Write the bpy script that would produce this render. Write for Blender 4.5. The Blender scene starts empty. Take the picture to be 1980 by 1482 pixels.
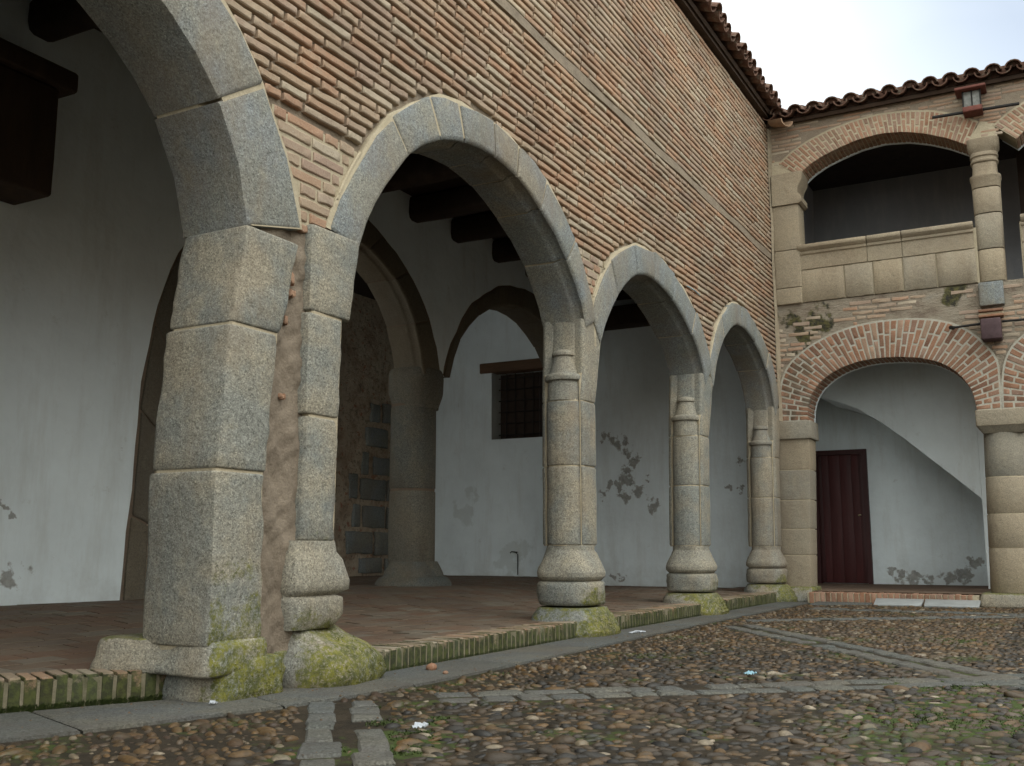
import bpy, math, random
import numpy as np
from math import sin, cos, pi, radians
random.seed(7); rng = np.random.default_rng(11)
sc = bpy.context.scene; COL = sc.collection
# ------------------------------------------------------------------ camera
CAM = np.array([0.0, -3.6, 0.72]); PITCH = radians(9.2); AZ = radians(28.75)
cam = bpy.data.cameras.new('camera'); co = bpy.data.objects.new('camera', cam); COL.objects.link(co)
cam.sensor_width = 36; cam.lens = 36*1973/1980; cam.clip_start = .05; cam.clip_end = 500
co.location = CAM; co.rotation_euler = (pi/2+PITCH, 0, AZ-pi/2); sc.camera = co
# ------------------------------------------------------------------ light
SUN_EL, SUN_AZ = 52, 245       # degrees; azimuth of the direction TO the sun in the xy plane, ccw from +x
w = bpy.data.worlds.new('World'); sc.world = w; w.use_nodes = True
nt = w.node_tree; nt.nodes.clear()
def wn(t, **k):
    n = nt.nodes.new(t)
    for a, b in k.items(): setattr(n, a, b)
    return n
out = wn('ShaderNodeOutputWorld'); bg = wn('ShaderNodeBackground'); bg.inputs['Strength'].default_value = .10
sky = wn('ShaderNodeTexSky', sky_type='NISHITA', sun_disc=False, sun_elevation=radians(SUN_EL), sun_rotation=radians(90-SUN_AZ), dust_density=3.0, air_density=1.0)
tc = wn('ShaderNodeTexCoord'); mp = wn('ShaderNodeMapping'); mp.inputs['Scale'].default_value = (1, 1, 2.2)
mp.inputs['Location'].default_value = (3.1, 1.7, .4)
nz = wn('ShaderNodeTexNoise'); nz.inputs['Scale'].default_value = 1.1; nz.inputs['Detail'].default_value = 4
rp = wn('ShaderNodeValToRGB'); rp.color_ramp.elements[0].position = .36; rp.color_ramp.elements[1].position = .6
mx = wn('ShaderNodeMixRGB'); mx.inputs[2].default_value = (13.0, 13.5, 12.9, 1)
L = nt.links.new
L(tc.outputs['Generated'], mp.inputs['Vector']); L(mp.outputs[0], nz.inputs['Vector']); L(nz.outputs['Fac'], rp.inputs[0])
mm = wn('ShaderNodeMapRange'); mm.inputs[3].default_value = .72; mm.inputs[4].default_value = .95
dt = wn('ShaderNodeVectorMath', operation='DOT_PRODUCT'); L(tc.outputs['Generated'], dt.inputs[0]); dt.inputs[1].default_value = (cos(radians(-9))*cos(radians(31)), sin(radians(-9))*cos(radians(31)), sin(radians(31)))
ml = wn('ShaderNodeMapRange'); L(dt.outputs['Value'], ml.inputs[0]); ml.inputs[1].default_value = .88; ml.inputs[2].default_value = .985; ml.inputs[3].default_value = .1; ml.inputs[4].default_value = -.52
ad = wn('ShaderNodeMath', operation='ADD', use_clamp=True); L(rp.outputs[0], mm.inputs[0]); L(mm.outputs[0], ad.inputs[0]); L(ml.outputs[0], ad.inputs[1]); L(ad.outputs[0], mx.inputs[0]); L(sky.outputs[0], mx.inputs[1]); L(mx.outputs[0], bg.inputs['Color']); L(bg.outputs[0], out.inputs[0])
sl = bpy.data.lights.new('sun', 'SUN'); sl.energy = .5; sl.angle = radians(25); sl.color = (1, .95, .88)
so = bpy.data.objects.new('sun', sl); COL.objects.link(so)
so.rotation_euler = (0, radians(90-SUN_EL), radians(SUN_AZ))
so.location = (5, -8, 12)
sc.view_settings.view_transform = 'Standard'; sc.view_settings.look = 'None'; sc.view_settings.exposure = 0.9; sc.view_settings.gamma = 1
sc.view_settings.use_curve_mapping = False
sc.cycles.max_bounces = 8; sc.cycles.diffuse_bounces = 6

# ------------------------------------------------------------------ materials
class M:
    def __init__(s, name, rough=.85, spec=.3):
        s.m = bpy.data.materials.new(name); s.m.use_nodes = True; s.t = s.m.node_tree
        s.b = s.t.nodes['Principled BSDF']; s.b.inputs['Roughness'].default_value = rough
        s.b.inputs['Specular IOR Level'].default_value = spec
        s.pos = s.n('ShaderNodeNewGeometry').outputs['Position']; s.geo = s.pos.node
        a = s.n('ShaderNodeAttribute'); a.attribute_name = 'rnd'; s.rnd = a.outputs['Fac']
    def n(s, t, **k):
        x = s.t.nodes.new(t)
        for a, b in k.items(): setattr(x, a, b)
        return x
    def put(s, sock, v):
        if isinstance(v, bpy.types.NodeSocket): s.t.links.new(v, sock)
        elif isinstance(v, tuple) and len(v) == 3 and len(sock.default_value) == 4: sock.default_value = (*v, 1)
        else: sock.default_value = v
    def noise(s, scale, detail=3, rough=.6, vec=None, stretch=None):
        x = s.n('ShaderNodeTexNoise'); x.inputs['Scale'].default_value = scale; x.inputs['Detail'].default_value = detail; x.inputs['Roughness'].default_value = rough
        v = vec or s.pos
        if stretch:
            m = s.n('ShaderNodeVectorMath', operation='MULTIPLY'); s.put(m.inputs[0], v); m.inputs[1].default_value = stretch; v = m.outputs[0]
        s.put(x.inputs['Vector'], v); return x.outputs['Fac']
    def ramp(s, f, *st):
        x = s.n('ShaderNodeValToRGB'); e = x.color_ramp.elements
        while len(e) < len(st): e.new(.5)
        for i, (p, c) in enumerate(st):
            e[i].position = p; e[i].color = (*c, 1) if isinstance(c, tuple) else (c, c, c, 1)
        s.put(x.inputs[0], f); return x.outputs[0]
    def mix(s, f, a, b, mode='MIX'):
        x = s.n('ShaderNodeMixRGB', blend_type=mode); s.put(x.inputs[0], f); s.put(x.inputs[1], a); s.put(x.inputs[2], b); return x.outputs[0]
    def math(s, op, a, b=0., clamp=False):
        x = s.n('ShaderNodeMath', operation=op, use_clamp=clamp); s.put(x.inputs[0], a); s.put(x.inputs[1], b); return x.outputs[0]
    def rng(s, v, a, b, c=0., d=1.):
        x = s.n('ShaderNodeMapRange'); s.put(x.inputs[0], v)
        for i, q in enumerate((a, b, c, d)): x.inputs[i+1].default_value = q
        return x.outputs[0]
    def sep(s, v):
        x = s.n('ShaderNodeSeparateXYZ'); s.put(x.inputs[0], v); return x.outputs
    def bump(s, h, strength=.4, dist=.01, prev=None):
        x = s.n('ShaderNodeBump'); x.inputs['Strength'].default_value = strength; x.inputs['Distance'].default_value = dist
        s.put(x.inputs['Height'], h)
        if prev: s.put(x.inputs['Normal'], prev)
        return x.outputs[0]
    def done(s, col, nrm=None, rough=None):
        s.put(s.b.inputs['Base Color'], col)
        if nrm: s.put(s.b.inputs['Normal'], nrm)
        if rough is not None: s.put(s.b.inputs['Roughness'], rough)
        return s.m
    def blobs(s, spots, wob=.5, wscale=6):
        """mask = 1 inside any (x,y,z,r) ball, its edge broken up by noise"""
        nv = s.n('ShaderNodeTexNoise'); nv.inputs['Scale'].default_value = wscale; nv.inputs['Detail'].default_value = 5; nv.inputs['Roughness'].default_value = .68; s.put(nv.inputs['Vector'], s.pos)
        f = s.math('SUBTRACT', nv.outputs['Fac'], .5); acc = None
        n2 = s.n('ShaderNodeTexNoise'); n2.inputs['Scale'].default_value = wscale*.8; n2.inputs['Detail'].default_value = 3; s.put(n2.inputs['Vector'], s.pos)
        v1 = s.n('ShaderNodeVectorMath', operation='SUBTRACT'); s.put(v1.inputs[0], n2.outputs['Color']); v1.inputs[1].default_value = (.5, .5, .5)
        v2 = s.n('ShaderNodeVectorMath', operation='SCALE'); s.put(v2.inputs[0], v1.outputs[0]); v2.inputs['Scale'].default_value = 3.4/wscale
        v3 = s.n('ShaderNodeVectorMath', operation='ADD'); s.put(v3.inputs[0], s.pos); s.put(v3.inputs[1], v2.outputs[0]); wp = v3.outputs[0]
        for x, y, z, r in spots:
            d = s.n('ShaderNodeVectorMath', operation='DISTANCE'); s.put(d.inputs[0], wp); d.inputs[1].default_value = (x, y, z)
            q = s.math('DIVIDE', s.math('SUBTRACT', r, d.outputs['Value']), r)
            acc = q if acc is None else s.math('MAXIMUM', acc, q)
        q = s.math('ADD', s.math('MAXIMUM', acc, -1.2), s.math('MULTIPLY', f, wob*7))
        return s.rng(q, -.1, .28)

def moss_mask(m, ztop, amt=.5):
    """lichen and moss on faces turned to the court, thinning upwards"""
    P = m.sep(m.pos); N = m.sep(m.geo.outputs['Normal'])
    up = m.rng(P[2], ztop, 0.02)
    face = m.rng(m.math('MAXIMUM', m.math('MULTIPLY', N[1], -1.), m.math('MULTIPLY', N[2], .8)), .15, .75)
    n1 = m.noise(5, 5, .7); n2 = m.noise(26, 4, .75)
    q = m.math('ADD', m.math('MULTIPLY', m.math('MULTIPLY', up, face), amt*2.4), m.math('ADD', m.math('MULTIPLY', m.math('SUBTRACT', n1, .5), 2.2), m.math('MULTIPLY', m.math('SUBTRACT', n2, .5), 1.5)))
    q = m.math('MULTIPLY', m.rng(q, .55, .95), m.rng(m.math('MULTIPLY', up, face), .02, .15))
    return q

def granite(name, warm=.5, moss=0., mossamt=.5, dark=1., tan=False):
    m = M(name, .88)
    vo = m.n('ShaderNodeTexVoronoi'); vo.inputs['Scale'].default_value = 150; m.put(vo.inputs['Vector'], m.pos); vr = m.sep(vo.outputs['Color'])[0]
    sp = m.mix(.42, m.ramp(vr, (.0, .22), (.18, .55), (.5, .82), (.8, 1.02), (1., 1.55)), m.ramp(m.noise(60, 4, .85), (.34, .3), (.46, .8), (.56, 1.1), (.68, 1.7)))
    base = m.mix(m.rnd, (.20, .213, .198), (.285, .27, .222))
    cool = m.mix(m.ramp(m.noise(2.6, 4), (.42, 0.), (.62, 1.)), base, (.22, .238, .24) if warm < .5 else (.31, .28, .215))
    if tan: cool = m.mix(.75, cool, m.mix(m.rnd, (.27, .25, .205), (.34, .265, .17)))
    c = m.mix(1., cool, m.mix(.45, sp, (1., 1., 1.)) if tan else sp, 'MULTIPLY')
    c = m.mix(m.ramp(m.noise(1.3, 5, .7, stretch=(1, 1, .35)), (.46, 0.), (.68, .6)), c, (.20, .15, .10))
    c = m.mix(m.ramp(m.noise(38, 3, .7), (.62, 0.), (.72, .5)), c, (.09, .085, .07))
    c = m.mix(m.math('MULTIPLY', m.ramp(m.noise(9, 5, .75), (.55, 0.), (.75, 1.)), .35), c, (.42, .38, .27))
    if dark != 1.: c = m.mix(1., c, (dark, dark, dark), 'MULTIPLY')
    if moss:
        k = moss_mask(m, moss, mossamt)
        mc = m.mix(m.ramp(m.noise(14, 4, .7), (.4, 0.), (.6, 1.)), (.045, .05, .018), (.22, .20, .02))
        c = m.mix(m.math('MULTIPLY', k, m.ramp(m.noise(48, 3, .8), (.38, .25), (.52, .95))), c, m.mix(m.noise(150, 2), mc, (.09, .10, .025), 'MIX'))
    h = m.bump(m.noise(120, 3, .8), .55, .006, m.bump(m.noise(16, 4, .65), .5, .02))
    return m.done(c, h)

def brickmat(name, a=1., dust=.5, moss=0., red=False, stain=None, wash=False):
    m = M(name, .9)
    if red:
        c = m.ramp(m.rnd, (0., (.17, .085, .055)), (.35, (.25, .122, .07)), (.6, (.30, .16, .10)), (.85, (.22, .13, .095)), (1., (.33, .215, .145)))
    else:
        c = m.ramp(m.rnd, (0., (.32, .195, .13)), (.2, (.37, .22, .14)), (.4, (.36, .25, .17)), (.6, (.36, .275, .195)), (.8, (.32, .225, .17)), (.95, (.41, .345, .26)))
    c = m.mix(m.math('MULTIPLY', m.ramp(m.noise(7, 6, .75), (.38, 0.), (.68, 1.)), dust), c, (.34, .285, .215))
    c = m.mix(m.ramp(m.noise(2.1, 4, .7), (.52, 0.), (.75, .55)), c, (.16, .12, .085))
    c = m.mix(m.ramp(m.noise(60, 3, .7), (.56, 0.), (.72, .45)), c, (.44, .40, .33))
    c = m.mix(m.ramp(m.noise(95, 2, .7), (.3, .5), (.42, 0.)), c, (.12, .07, .05))
    if wash:
        c = m.mix(1., c, m.ramp(m.noise(.55, 5, .6), (.35, (.80, .79, .78)), (.5, (.98, .97, .95)), (.66, (1.14, 1.10, 1.04))), 'MULTIPLY')
        c = m.mix(m.ramp(m.noise(1.6, 7, .8, stretch=(.6, 1, 1.3)), (.56, 0.), (.68, .5)), c, (.40, .35, .27))
    if stain:
        c = m.mix(m.math('MULTIPLY', m.blobs(stain, .32, 7), .6), c, (.075, .072, .05))
    if moss:
        P = m.sep(m.pos); up = m.rng(P[2], moss+.13, .03); N = m.sep(m.geo.outputs['Normal'])
        q = m.math('ADD', up, m.math('MULTIPLY', m.math('SUBTRACT', m.noise(9, 5, .75), .5), 2.4))
        q = m.math('MULTIPLY', m.rng(q, .1, .6), m.rng(m.math('ABSOLUTE', N[2]), .85, .5, .28, 1.))
        mc = m.mix(m.ramp(m.noise(24, 3, .7), (.4, 0.), (.62, 1.)), (.020, .031, .010), (.060, .078, .017))
        c = m.mix(m.math('MULTIPLY', q, .93), c, mc)
    h = m.bump(m.noise(70, 4, .75), .5, .006, m.bump(m.noise(18, 3), .4, .012))
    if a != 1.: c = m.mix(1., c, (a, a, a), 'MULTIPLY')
    return m.done(c, h)

def mortar(name, col=(.27, .225, .17), var=(.17, .14, .11), bs=.8):
    m = M(name, .95)
    c = m.mix(m.ramp(m.noise(5, 5, .7), (.35, 0.), (.7, 1.)), col, var)
    c = m.mix(m.ramp(m.noise(90, 3, .8), (.35, .4), (.6, 0.)), c, tuple(x*.45 for x in col))
    return m.done(c, m.bump(m.noise(55, 5, .8), bs, .012, m.bump(m.noise(7, 4), .5, .03)))

def rubble(name):
    m = M(name, .95)
    c = m.ramp(m.noise(2.4, 6, .75), (.3, (.28, .20, .14)), (.45, (.44, .34, .25)), (.58, (.54, .45, .34)), (.72, (.38, .33, .26)))
    c = m.mix(m.ramp(m.noise(13, 5, .8), (.52, 0.), (.66, .8)), c, (.06, .05, .038))
    c = m.mix(m.ramp(m.noise(9.5, 2, .5), (.64, 0.), (.67, .8)), c, (.33, .14, .09))
    return m.done(c, m.bump(m.noise(40, 5, .8), 1., .015, m.bump(m.noise(8, 5, .7), 1., .06)))

def lichened(name):      # weathered masonry band over the far arches
    m = M(name, .95)
    c = m.ramp(m.noise(3.2, 6, .75, stretch=(1, 1, 1.8)), (.32, (.17, .13, .10)), (.47, (.27, .225, .17)), (.62, (.31, .27, .21)), (.76, (.25, .235, .2)))
    k = m.blobs([(14.4, -.25, 3.95, .17), (14.4, -.6, 3.98, .2), (14.4, -.35, 3.68, .17), (14.4, -1.2, 4.0, .10), (14.4, -2.4, 4.07, .18), (14.4, -2.1, 4.1, .1)], .4, 5)
    c = m.mix(k, c, m.ramp(m.noise(12, 4, .7), (.4, (.035, .033, .026)), (.6, (.11, .10, .04))))
    return m.done(c, m.bump(m.noise(45, 5, .8), 1., .015, m.bump(m.noise(7, 4, .7, stretch=(1, 1, 3)), .9, .04)))

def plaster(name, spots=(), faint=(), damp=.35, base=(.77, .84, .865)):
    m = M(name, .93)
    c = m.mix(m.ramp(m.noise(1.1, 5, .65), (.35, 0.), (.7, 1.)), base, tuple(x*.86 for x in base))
    P = m.sep(m.pos)
    low = m.math('ADD', m.rng(P[2], .75, .15), m.math('MULTIPLY', m.math('SUBTRACT', m.noise(3.3, 5, .7), .5), 2.2))
    c = m.mix(m.math('MULTIPLY', m.rng(low, .45, 1.4), damp), c, (.24, .22, .18))
    c = m.mix(m.ramp(m.noise(4.5, 6, .8), (.62, 0.), (.74, .4)), c, (.36, .35, .31))
    c = m.mix(m.ramp(m.noise(2.2, 6, .75, stretch=(1.5, 1.5, .25)), (.5, 0.), (.72, .28)), c, (.42, .40, .35))
    if faint:
        c = m.mix(m.math('MULTIPLY', m.blobs(faint, .3, 5), .2), c, (.20, .20, .13))
    if spots:
        hal = m.rng(m.noise(16, 5, .8), .35, .7, .75, 1.)
        k = m.math('MULTIPLY', m.blobs(spots, .42, 9), hal)
        c = m.mix(m.math('MULTIPLY', k, .85), c, m.ramp(m.noise(11, 4, .7), (.35, (.12, .105, .085)), (.6, (.24, .215, .18))))
    return m.done(c, m.bump(m.noise(35, 4, .6), .25, .006, m.bump(m.noise(3.5, 3), .5, .03)))

def simple(name, col, var=.6, rough=.7, scale=12, stretch=None, spec=.3, bs=.4, metal=0., lich=None):
    m = M(name, rough, spec); m.b.inputs['Metallic'].default_value = metal
    c = m.mix(m.ramp(m.noise(scale, 5, .7, stretch=stretch), (.3, 0.), (.7, 1.)), col, tuple(x*var for x in col))
    c = m.mix(m.math('MULTIPLY', m.rnd, .45), c, tuple(x*.55 for x in col))
    if lich: c = m.mix(m.ramp(m.noise(17, 4, .75), (.52, 0.), (.64, .7)), c, lich)
    return m.done(c, m.bump(m.noise(scale*4, 4, .7, stretch=stretch), bs, .006))

def cobblemat():
    m = M('cobble_stone', .55, .35)
    c = m.ramp(m.rnd, (0., (.012, .012, .013)), (.22, (.022, .019, .015)), (.36, (.045, .030, .018)), (.56, (.068, .045, .024)), (.74, (.135, .077, .029)), (.88, (.052, .031, .021)), (.95, (.17, .135, .09)), (1., (.30, .25, .185)))
    c = m.mix(m.ramp(m.noise(45, 4, .7), (.35, 0.), (.7, .65)), c, (.033, .026, .017))
    c = m.mix(m.math('MULTIPLY', m.ramp(m.noise(1.3, 5, .75), (.56, 0.), (.66, 1.)), m.ramp(m.noise(30, 4, .7), (.42, 0.), (.55, .85))), c, (.035, .05, .010))
    r = m.rng(m.noise(2., 4), .35, .65, .32, .7)
    return m.done(c, m.bump(m.noise(60, 4, .7), .5, .006), r)

def dirtmat():
    m = M('wet_dirt', .8, .25)
    c = m.mix(m.ramp(m.noise(6, 6, .75), (.35, 0.), (.65, 1.)), (.015, .0115, .007), (.042, .031, .019))
    k = m.blobs([(3.76, -1.14, 0, .16), (3.4, -1.3, 0, .2), (3.2, -1.42, 0, .16), (3.03, -1.2, 0, .14), (4.84, -2.99, 0, .45), (4.9, -3.4, 0, .4), (5.95, -2.96, 0, .35), (8.9, -2.7, 0, .3), (3.7, -3.2, 0, .4), (5.4, -3.3, 0, .5)], .3, 10)
    g = m.mix(m.noise(70, 3), (.025, .04, .007), (.055, .078, .014))
    c = m.mix(k, c, g)
    c = m.mix(m.math('MULTIPLY', m.ramp(m.noise(1.3, 5, .75), (.53, 0.), (.63, 1.)), m.ramp(m.noise(14, 4, .7), (.42, 0.), (.55, .85))), c, (.05, .075, .012))
    r = m.rng(m.noise(2., 4), .35, .65, .72, .95)
    return m.done(c, m.bump(m.noise(90, 5, .8), .7, .008, m.bump(m.noise(14, 3), .5, .02)), r)

GR = granite('granite_court', .5, 1.0, .5)
GRB = granite('granite_base', .5, .5, .9)
GRA = granite('granite_arch', .3, 0.)
BRUA = brickmat('brick_upper_arch', 1.15, .5, red=True)
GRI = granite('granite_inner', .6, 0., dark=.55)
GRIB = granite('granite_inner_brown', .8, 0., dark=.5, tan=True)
GRT = granite('granite_tan', .8, .5, .35, tan=True)
BR = brickmat('brick_court', 1., .55, wash=True)
BRS = brickmat('brick_spandrel', .95, .15)
BRR = brickmat('brick_red', 1., .18, red=True, stain=[(14.4, -.3, 3.25, .22), (14.4, -.15, 3.0, .2), (14.4, -.35, 2.9, .18), (14.4, -.2, 2.62, .14)])
BRU = brickmat('brick_upper', 1., .55, red=False)
BRK = brickmat('brick_kerb', .8, .3, moss=.15)
BRK2 = brickmat('brick_step', 1., .25, red=True)
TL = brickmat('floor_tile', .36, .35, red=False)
MO = mortar('mortar_lime', (.30, .245, .18), (.20, .16, .12)); MOC = mortar('mortar_cream', (.47, .405, .29), (.38, .32, .22), .35)
MOW = mortar('mortar_white', (.47, .45, .385), (.38, .34, .265), .4)
MOK = mortar('mortar_kerb', (.23, .2, .14), (.09, .09, .045), .6)
MOF = mortar('mortar_floor', (.19, .14, .10), (.12, .09, .07), .3)
RU = rubble('rubble_core'); LI = lichened('weathered_masonry')
STU = mortar('mud_stucco', (.30, .245, .185), (.20, .16, .12), 1.)
PL = plaster('plaster_white', spots=[(5.0, 3.4, .50, .09), (4.9, 3.4, 1.0, .035), (5.95, 3.4, 1.5, .03)])
PLE = plaster('plaster_end', spots=[(15.3, 3.10, 2.52, .07), (15.3, 2.93, 2.46, .07), (15.3, 2.8, 2.36, .10), (15.3, 2.66, 2.26, .11), (15.3, 2.58, 2.1, .09),
        (15.3, 3.12, 1.62, .07), (15.3, 2.98, 1.70, .07), (15.3, 2.84, 1.75, .09), (15.3, 2.70, 1.77, .13), (15.3, 2.72, 1.95, .08), (15.3, 2.74, 1.52, .09), (15.3, 2.5, 1.62, .10), (15.3, 2.35, 1.80, .07), (15.3, 2.26, 1.40, .09),
        (15.3, .80, 2.04, .06), (15.3, 1.02, 1.63, .055), (15.3, .83, 1.62, .06), (15.3, 3.0, .28, .06), (15.3, 2.85, .26, .05)],
        faint=[(15.3, 5.75, 1.3, .2), (15.3, 5.65, 1.6, .16), (15.3, 4.7, .7, .25), (15.3, 4.9, .45, .2), (15.3, 5.1, 3.1, .1)])
PLD = plaster('plaster_door', spots=[(17.6, -.93, .36, .08), (17.6, -1.05, .28, .09), (17.6, -1.28, .27, .10), (17.6, -1.5, .24, .10), (17.6, -1.75, .26, .10), (17.6, -2.0, .34, .13), (17.6, -2.19, .5, .10), (17.6, .34, .42, .1)], damp=.3)
PLU = plaster('plaster_loggia_shade', base=(.24, .24, .25))  # plaster darkened so the shade inside the upper loggia is in its colour
TERR = simple('roof_terracotta', (.18, .095, .065), .4, .85, 9, lich=(.19, .17, .13)); TERRL = simple('roof_terracotta_pale', (.34, .22, .14), .6, .85, 9)
WD = simple('wood_dark', (.075, .045, .028), .45, .75, 8, (1, 1, .2)); WDC = simple('wood_ceiling', (.05, .032, .022), .5, .8, 8)
WDL = simple('wood_lintel', (.17, .10, .06), .5, .8, 9, (1, .15, 1))
DOOR = simple('door_red', (.085, .022, .022), .5, .5, 10, (1, 1, .08)); DOORF = simple('door_frame', (.06, .018, .018), .6, .5, 10, (1, 1, .08))
IR = simple('iron', (.03, .028, .026), .6, .6, 30, metal=.4); PUR = simple('bracket_purple', (.10, .06, .065), .5, .7, 12)
SLAB = granite('granite_slab', .2, 0., dark=.44); SLABL = simple('pale_slab', (.34, .36, .36), .75, .6, 7)
STRIP = granite('granite_strip', .2, 0., dark=.40)
COB = cobblemat(); DIRT = dirtmat()
PAP = simple('paper', (.45, .48, .52), .8, .7, 40); PAPB = simple('paper_blue', (.25, .42, .5), .8, .7, 40)
LEAF = simple('grass_blade', (.05, .075, .015), .5, .7, 20); RUST = simple('rust_red', (.16, .05, .035), .5, .7, 20); GLASS = simple('lamp_glass', (.20, .20, .18), .5, .25, 20); BRASS = simple('brass', (.4, .33, .2), .6, .4, 30, metal=.8)

# ------------------------------------------------------------------ mesh helpers
def prop(o, label=None, cat=None, group=None, kind=None):
    if label: o['label'] = label
    if cat: o['category'] = cat
    if group: o['group'] = group
    if kind: o['kind'] = kind
    return o
def empty(name, loc, label, cat, group=None):
    o = bpy.data.objects.new(name, None); o.empty_display_size = .2; COL.objects.link(o); o.location = loc
    return prop(o, label, cat, group)
def wloc(o):
    p = np.zeros(3)
    while o is not None: p = p+np.array(o.location); o = o.parent
    return p
def mk(name, V, F, mat, parent=None, rnd=None, smooth=False, sharp=None, loc=None):
    V = np.asarray(V, float); off = wloc(parent) if parent is not None else np.zeros(3)
    me = bpy.data.meshes.new(name)
    base = np.array(loc, float) if loc is not None else (V.mean(0) if len(V) else np.zeros(3))
    me.from_pydata((V-base).tolist(), [], F if isinstance(F, list) else F.tolist()); me.update()
    a = me.attributes.new('rnd', 'FLOAT', 'POINT')
    r = np.full(len(V), random.random()) if rnd is None else np.broadcast_to(np.asarray(rnd, float), (len(V),))
    a.data.foreach_set('value', np.ascontiguousarray(r, dtype=np.float32))
    if smooth:
        me.polygons.foreach_set('use_smooth', [True]*len(me.polygons))
        if sharp: me.set_sharp_from_angle(angle=radians(sharp))
    me.materials.append(mat)
    o = bpy.data.objects.new(name, me); COL.objects.link(o); o.location = base-off
    if parent is not None: o.parent = parent
    return o
def px_size(V):
    d = V-CAM; fh = np.array([cos(AZ), sin(AZ), 0]); f = fh*cos(PITCH)+np.array([0, 0, sin(PITCH)]); r = np.array([sin(AZ), -cos(AZ), 0]); u = np.cross(r, f)
    k = d@f
    if k.min() < .3: return 0.
    x = 1973*(d@r)/k; y = 1973*(d@u)/k
    if x.max() < -1000 or x.min() > 1000 or y.max() < -750 or y.min() > 750: return 0.
    return (x.max()-x.min())*(y.max()-y.min())
class Pieces:
    """many alike pieces of one thing: the 300 that show largest become parts, the rest one part of kind stuff"""
    def __init__(s, name, mat, parent, smooth=False, sharp=None): s.a = []; s.name, s.mat, s.parent, s.smooth, s.sharp = name, mat, parent, smooth, sharp
    def add(s, V, F, rnd=None): s.a.append((np.asarray(V, float), F, random.random() if rnd is None else rnd))
    def flush(s, most=298, plural=None):
        if len(s.a) > most: s.a.sort(key=lambda t: -px_size(t[0]))
        for V, F, r in s.a[:most]: mk(s.name, V, F, s.mat, s.parent, r, s.smooth, s.sharp)
        rest = s.a[most:]
        if rest:
            V = np.concatenate([t[0] for t in rest]); n = 0; F = []; R = []
            for v, f, r in rest:
                F += [[i+n for i in q] for q in f]; n += len(v); R += [r]*len(v)
            o = mk(plural or s.name+'s', V, F, s.mat, s.parent, R, s.smooth, s.sharp); o['kind'] = 'stuff'
def nrmz(v): v = np.asarray(v, float); return v/(np.linalg.norm(v)+1e-12)
A = lambda *p: np.array(p, float)
def qbrick(p00, p10, p11, p01, n, depth=.1, proud=0., b=.006, seg=1, jit=.003, simple=False):
    """brick on a quad: p00-p10 its long lower edge, p01-p11 the upper; n points out"""
    p00, p10, p11, p01 = [A(*p) for p in (p00, p10, p11, p01)]; n = nrmz(n)
    L_ = np.linalg.norm(p10-p00); e = min(.3, b/max(L_, 1e-3))
    if simple: ss = [(0, 1.), (1, 1.)]
    else: ss = [(0, .0), (e*1.2, 1.)] + [((i+1)/(seg+1)+random.uniform(-.1, .1)/(seg+1), 1.) for i in range(seg)] + [(1-e*1.2, 1.), (1, 0.)]
    V = []
    tw = random.uniform(-jit, jit)*.8
    for s_, fl in ss:
        a = p00+(p10-p00)*s_; t = p01+(p11-p01)*s_; c = nrmz(t-a)
        ja = random.uniform(-jit, jit); jt = random.uniform(-jit, jit)
        a = a+c*ja; t = t+c*jt; pr = proud+tw*(s_-.5)*2+random.uniform(-jit, jit)*.5; top = pr if fl else pr-b
        V += [a-n*depth, a+n*(pr-b), a+c*b+n*top, t-c*b+n*top, t+n*(pr-b), t-n*depth]
    F = []; k = len(ss)
    for i in range(k-1):
        for j in range(5): F.append([i*6+j, (i+1)*6+j, (i+1)*6+j+1, i*6+j+1])
    F += [[0, 1, 2, 3, 4, 5], [(k-1)*6+j for j in (5, 4, 3, 2, 1, 0)]]
    # orient outwards
    va = [V[i] for i in F[2]]
    if np.dot(np.cross(va[1]-va[0], va[2]-va[0]), n) < 0: F = [f[::-1] for f in F]
    return V, F
PH = rng.uniform(0, 6.28, (24,)); 
def wob(P, s=1.):
    """cheap smooth noise in -1..1 for an (n,3) array"""
    P = np.asarray(P)*s; x, y, z = P[:, 0], P[:, 1], P[:, 2]
    return (np.sin(3.1*x+1.7*z+PH[0])*np.cos(2.3*y-1.9*z+PH[1]) + .6*np.sin(6.7*x-3.9*y+PH[2])*np.sin(5.9*z+2.1*x+PH[3]) + .4*np.sin(13.1*z+4*y+PH[4])*np.cos(11.7*x-7*z+PH[5]) + .25*np.sin(25*x+PH[6])*np.sin(23*z+9*y+PH[7]))/1.6
def loft(secs, rough=0., rs=2., cap=True):
    """secs: list of (m,3) rings"""
    S = np.array(secs, float); k, m, _ = S.shape; V = S.reshape(-1, 3)
    F = []
    for i in range(k-1):
        for j in range(m):
            q = (j+1) % m; F.append([i*m+j, i*m+q, (i+1)*m+q, (i+1)*m+j])
    if cap: F += [list(range(m))[::-1], [(k-1)*m+j for j in range(m)]]
    c = V.mean(0)
    if rough:
        ctr = S.mean(1, keepdims=True).repeat(m, 1).reshape(-1, 3); d = V-ctr; d /= (np.linalg.norm(d, axis=1, keepdims=True)+1e-9)
        V = V+d*((.45+.55*wob(V, rs)+.25*wob(V[:, ::-1], rs*4.3))*rough)[:, None]
    # orientation test
    f = F[(k//2-0)*m if k > 2 else 0]; a, b_, c_ = V[f[0]], V[f[1]], V[f[2]]; ring = S[min(k//2, k-1)].mean(0)
    if np.dot(np.cross(b_-a, c_-a), (a+b_+c_)/3-ring) < 0: F = [q[::-1] for q in F]
    return V, F
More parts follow.
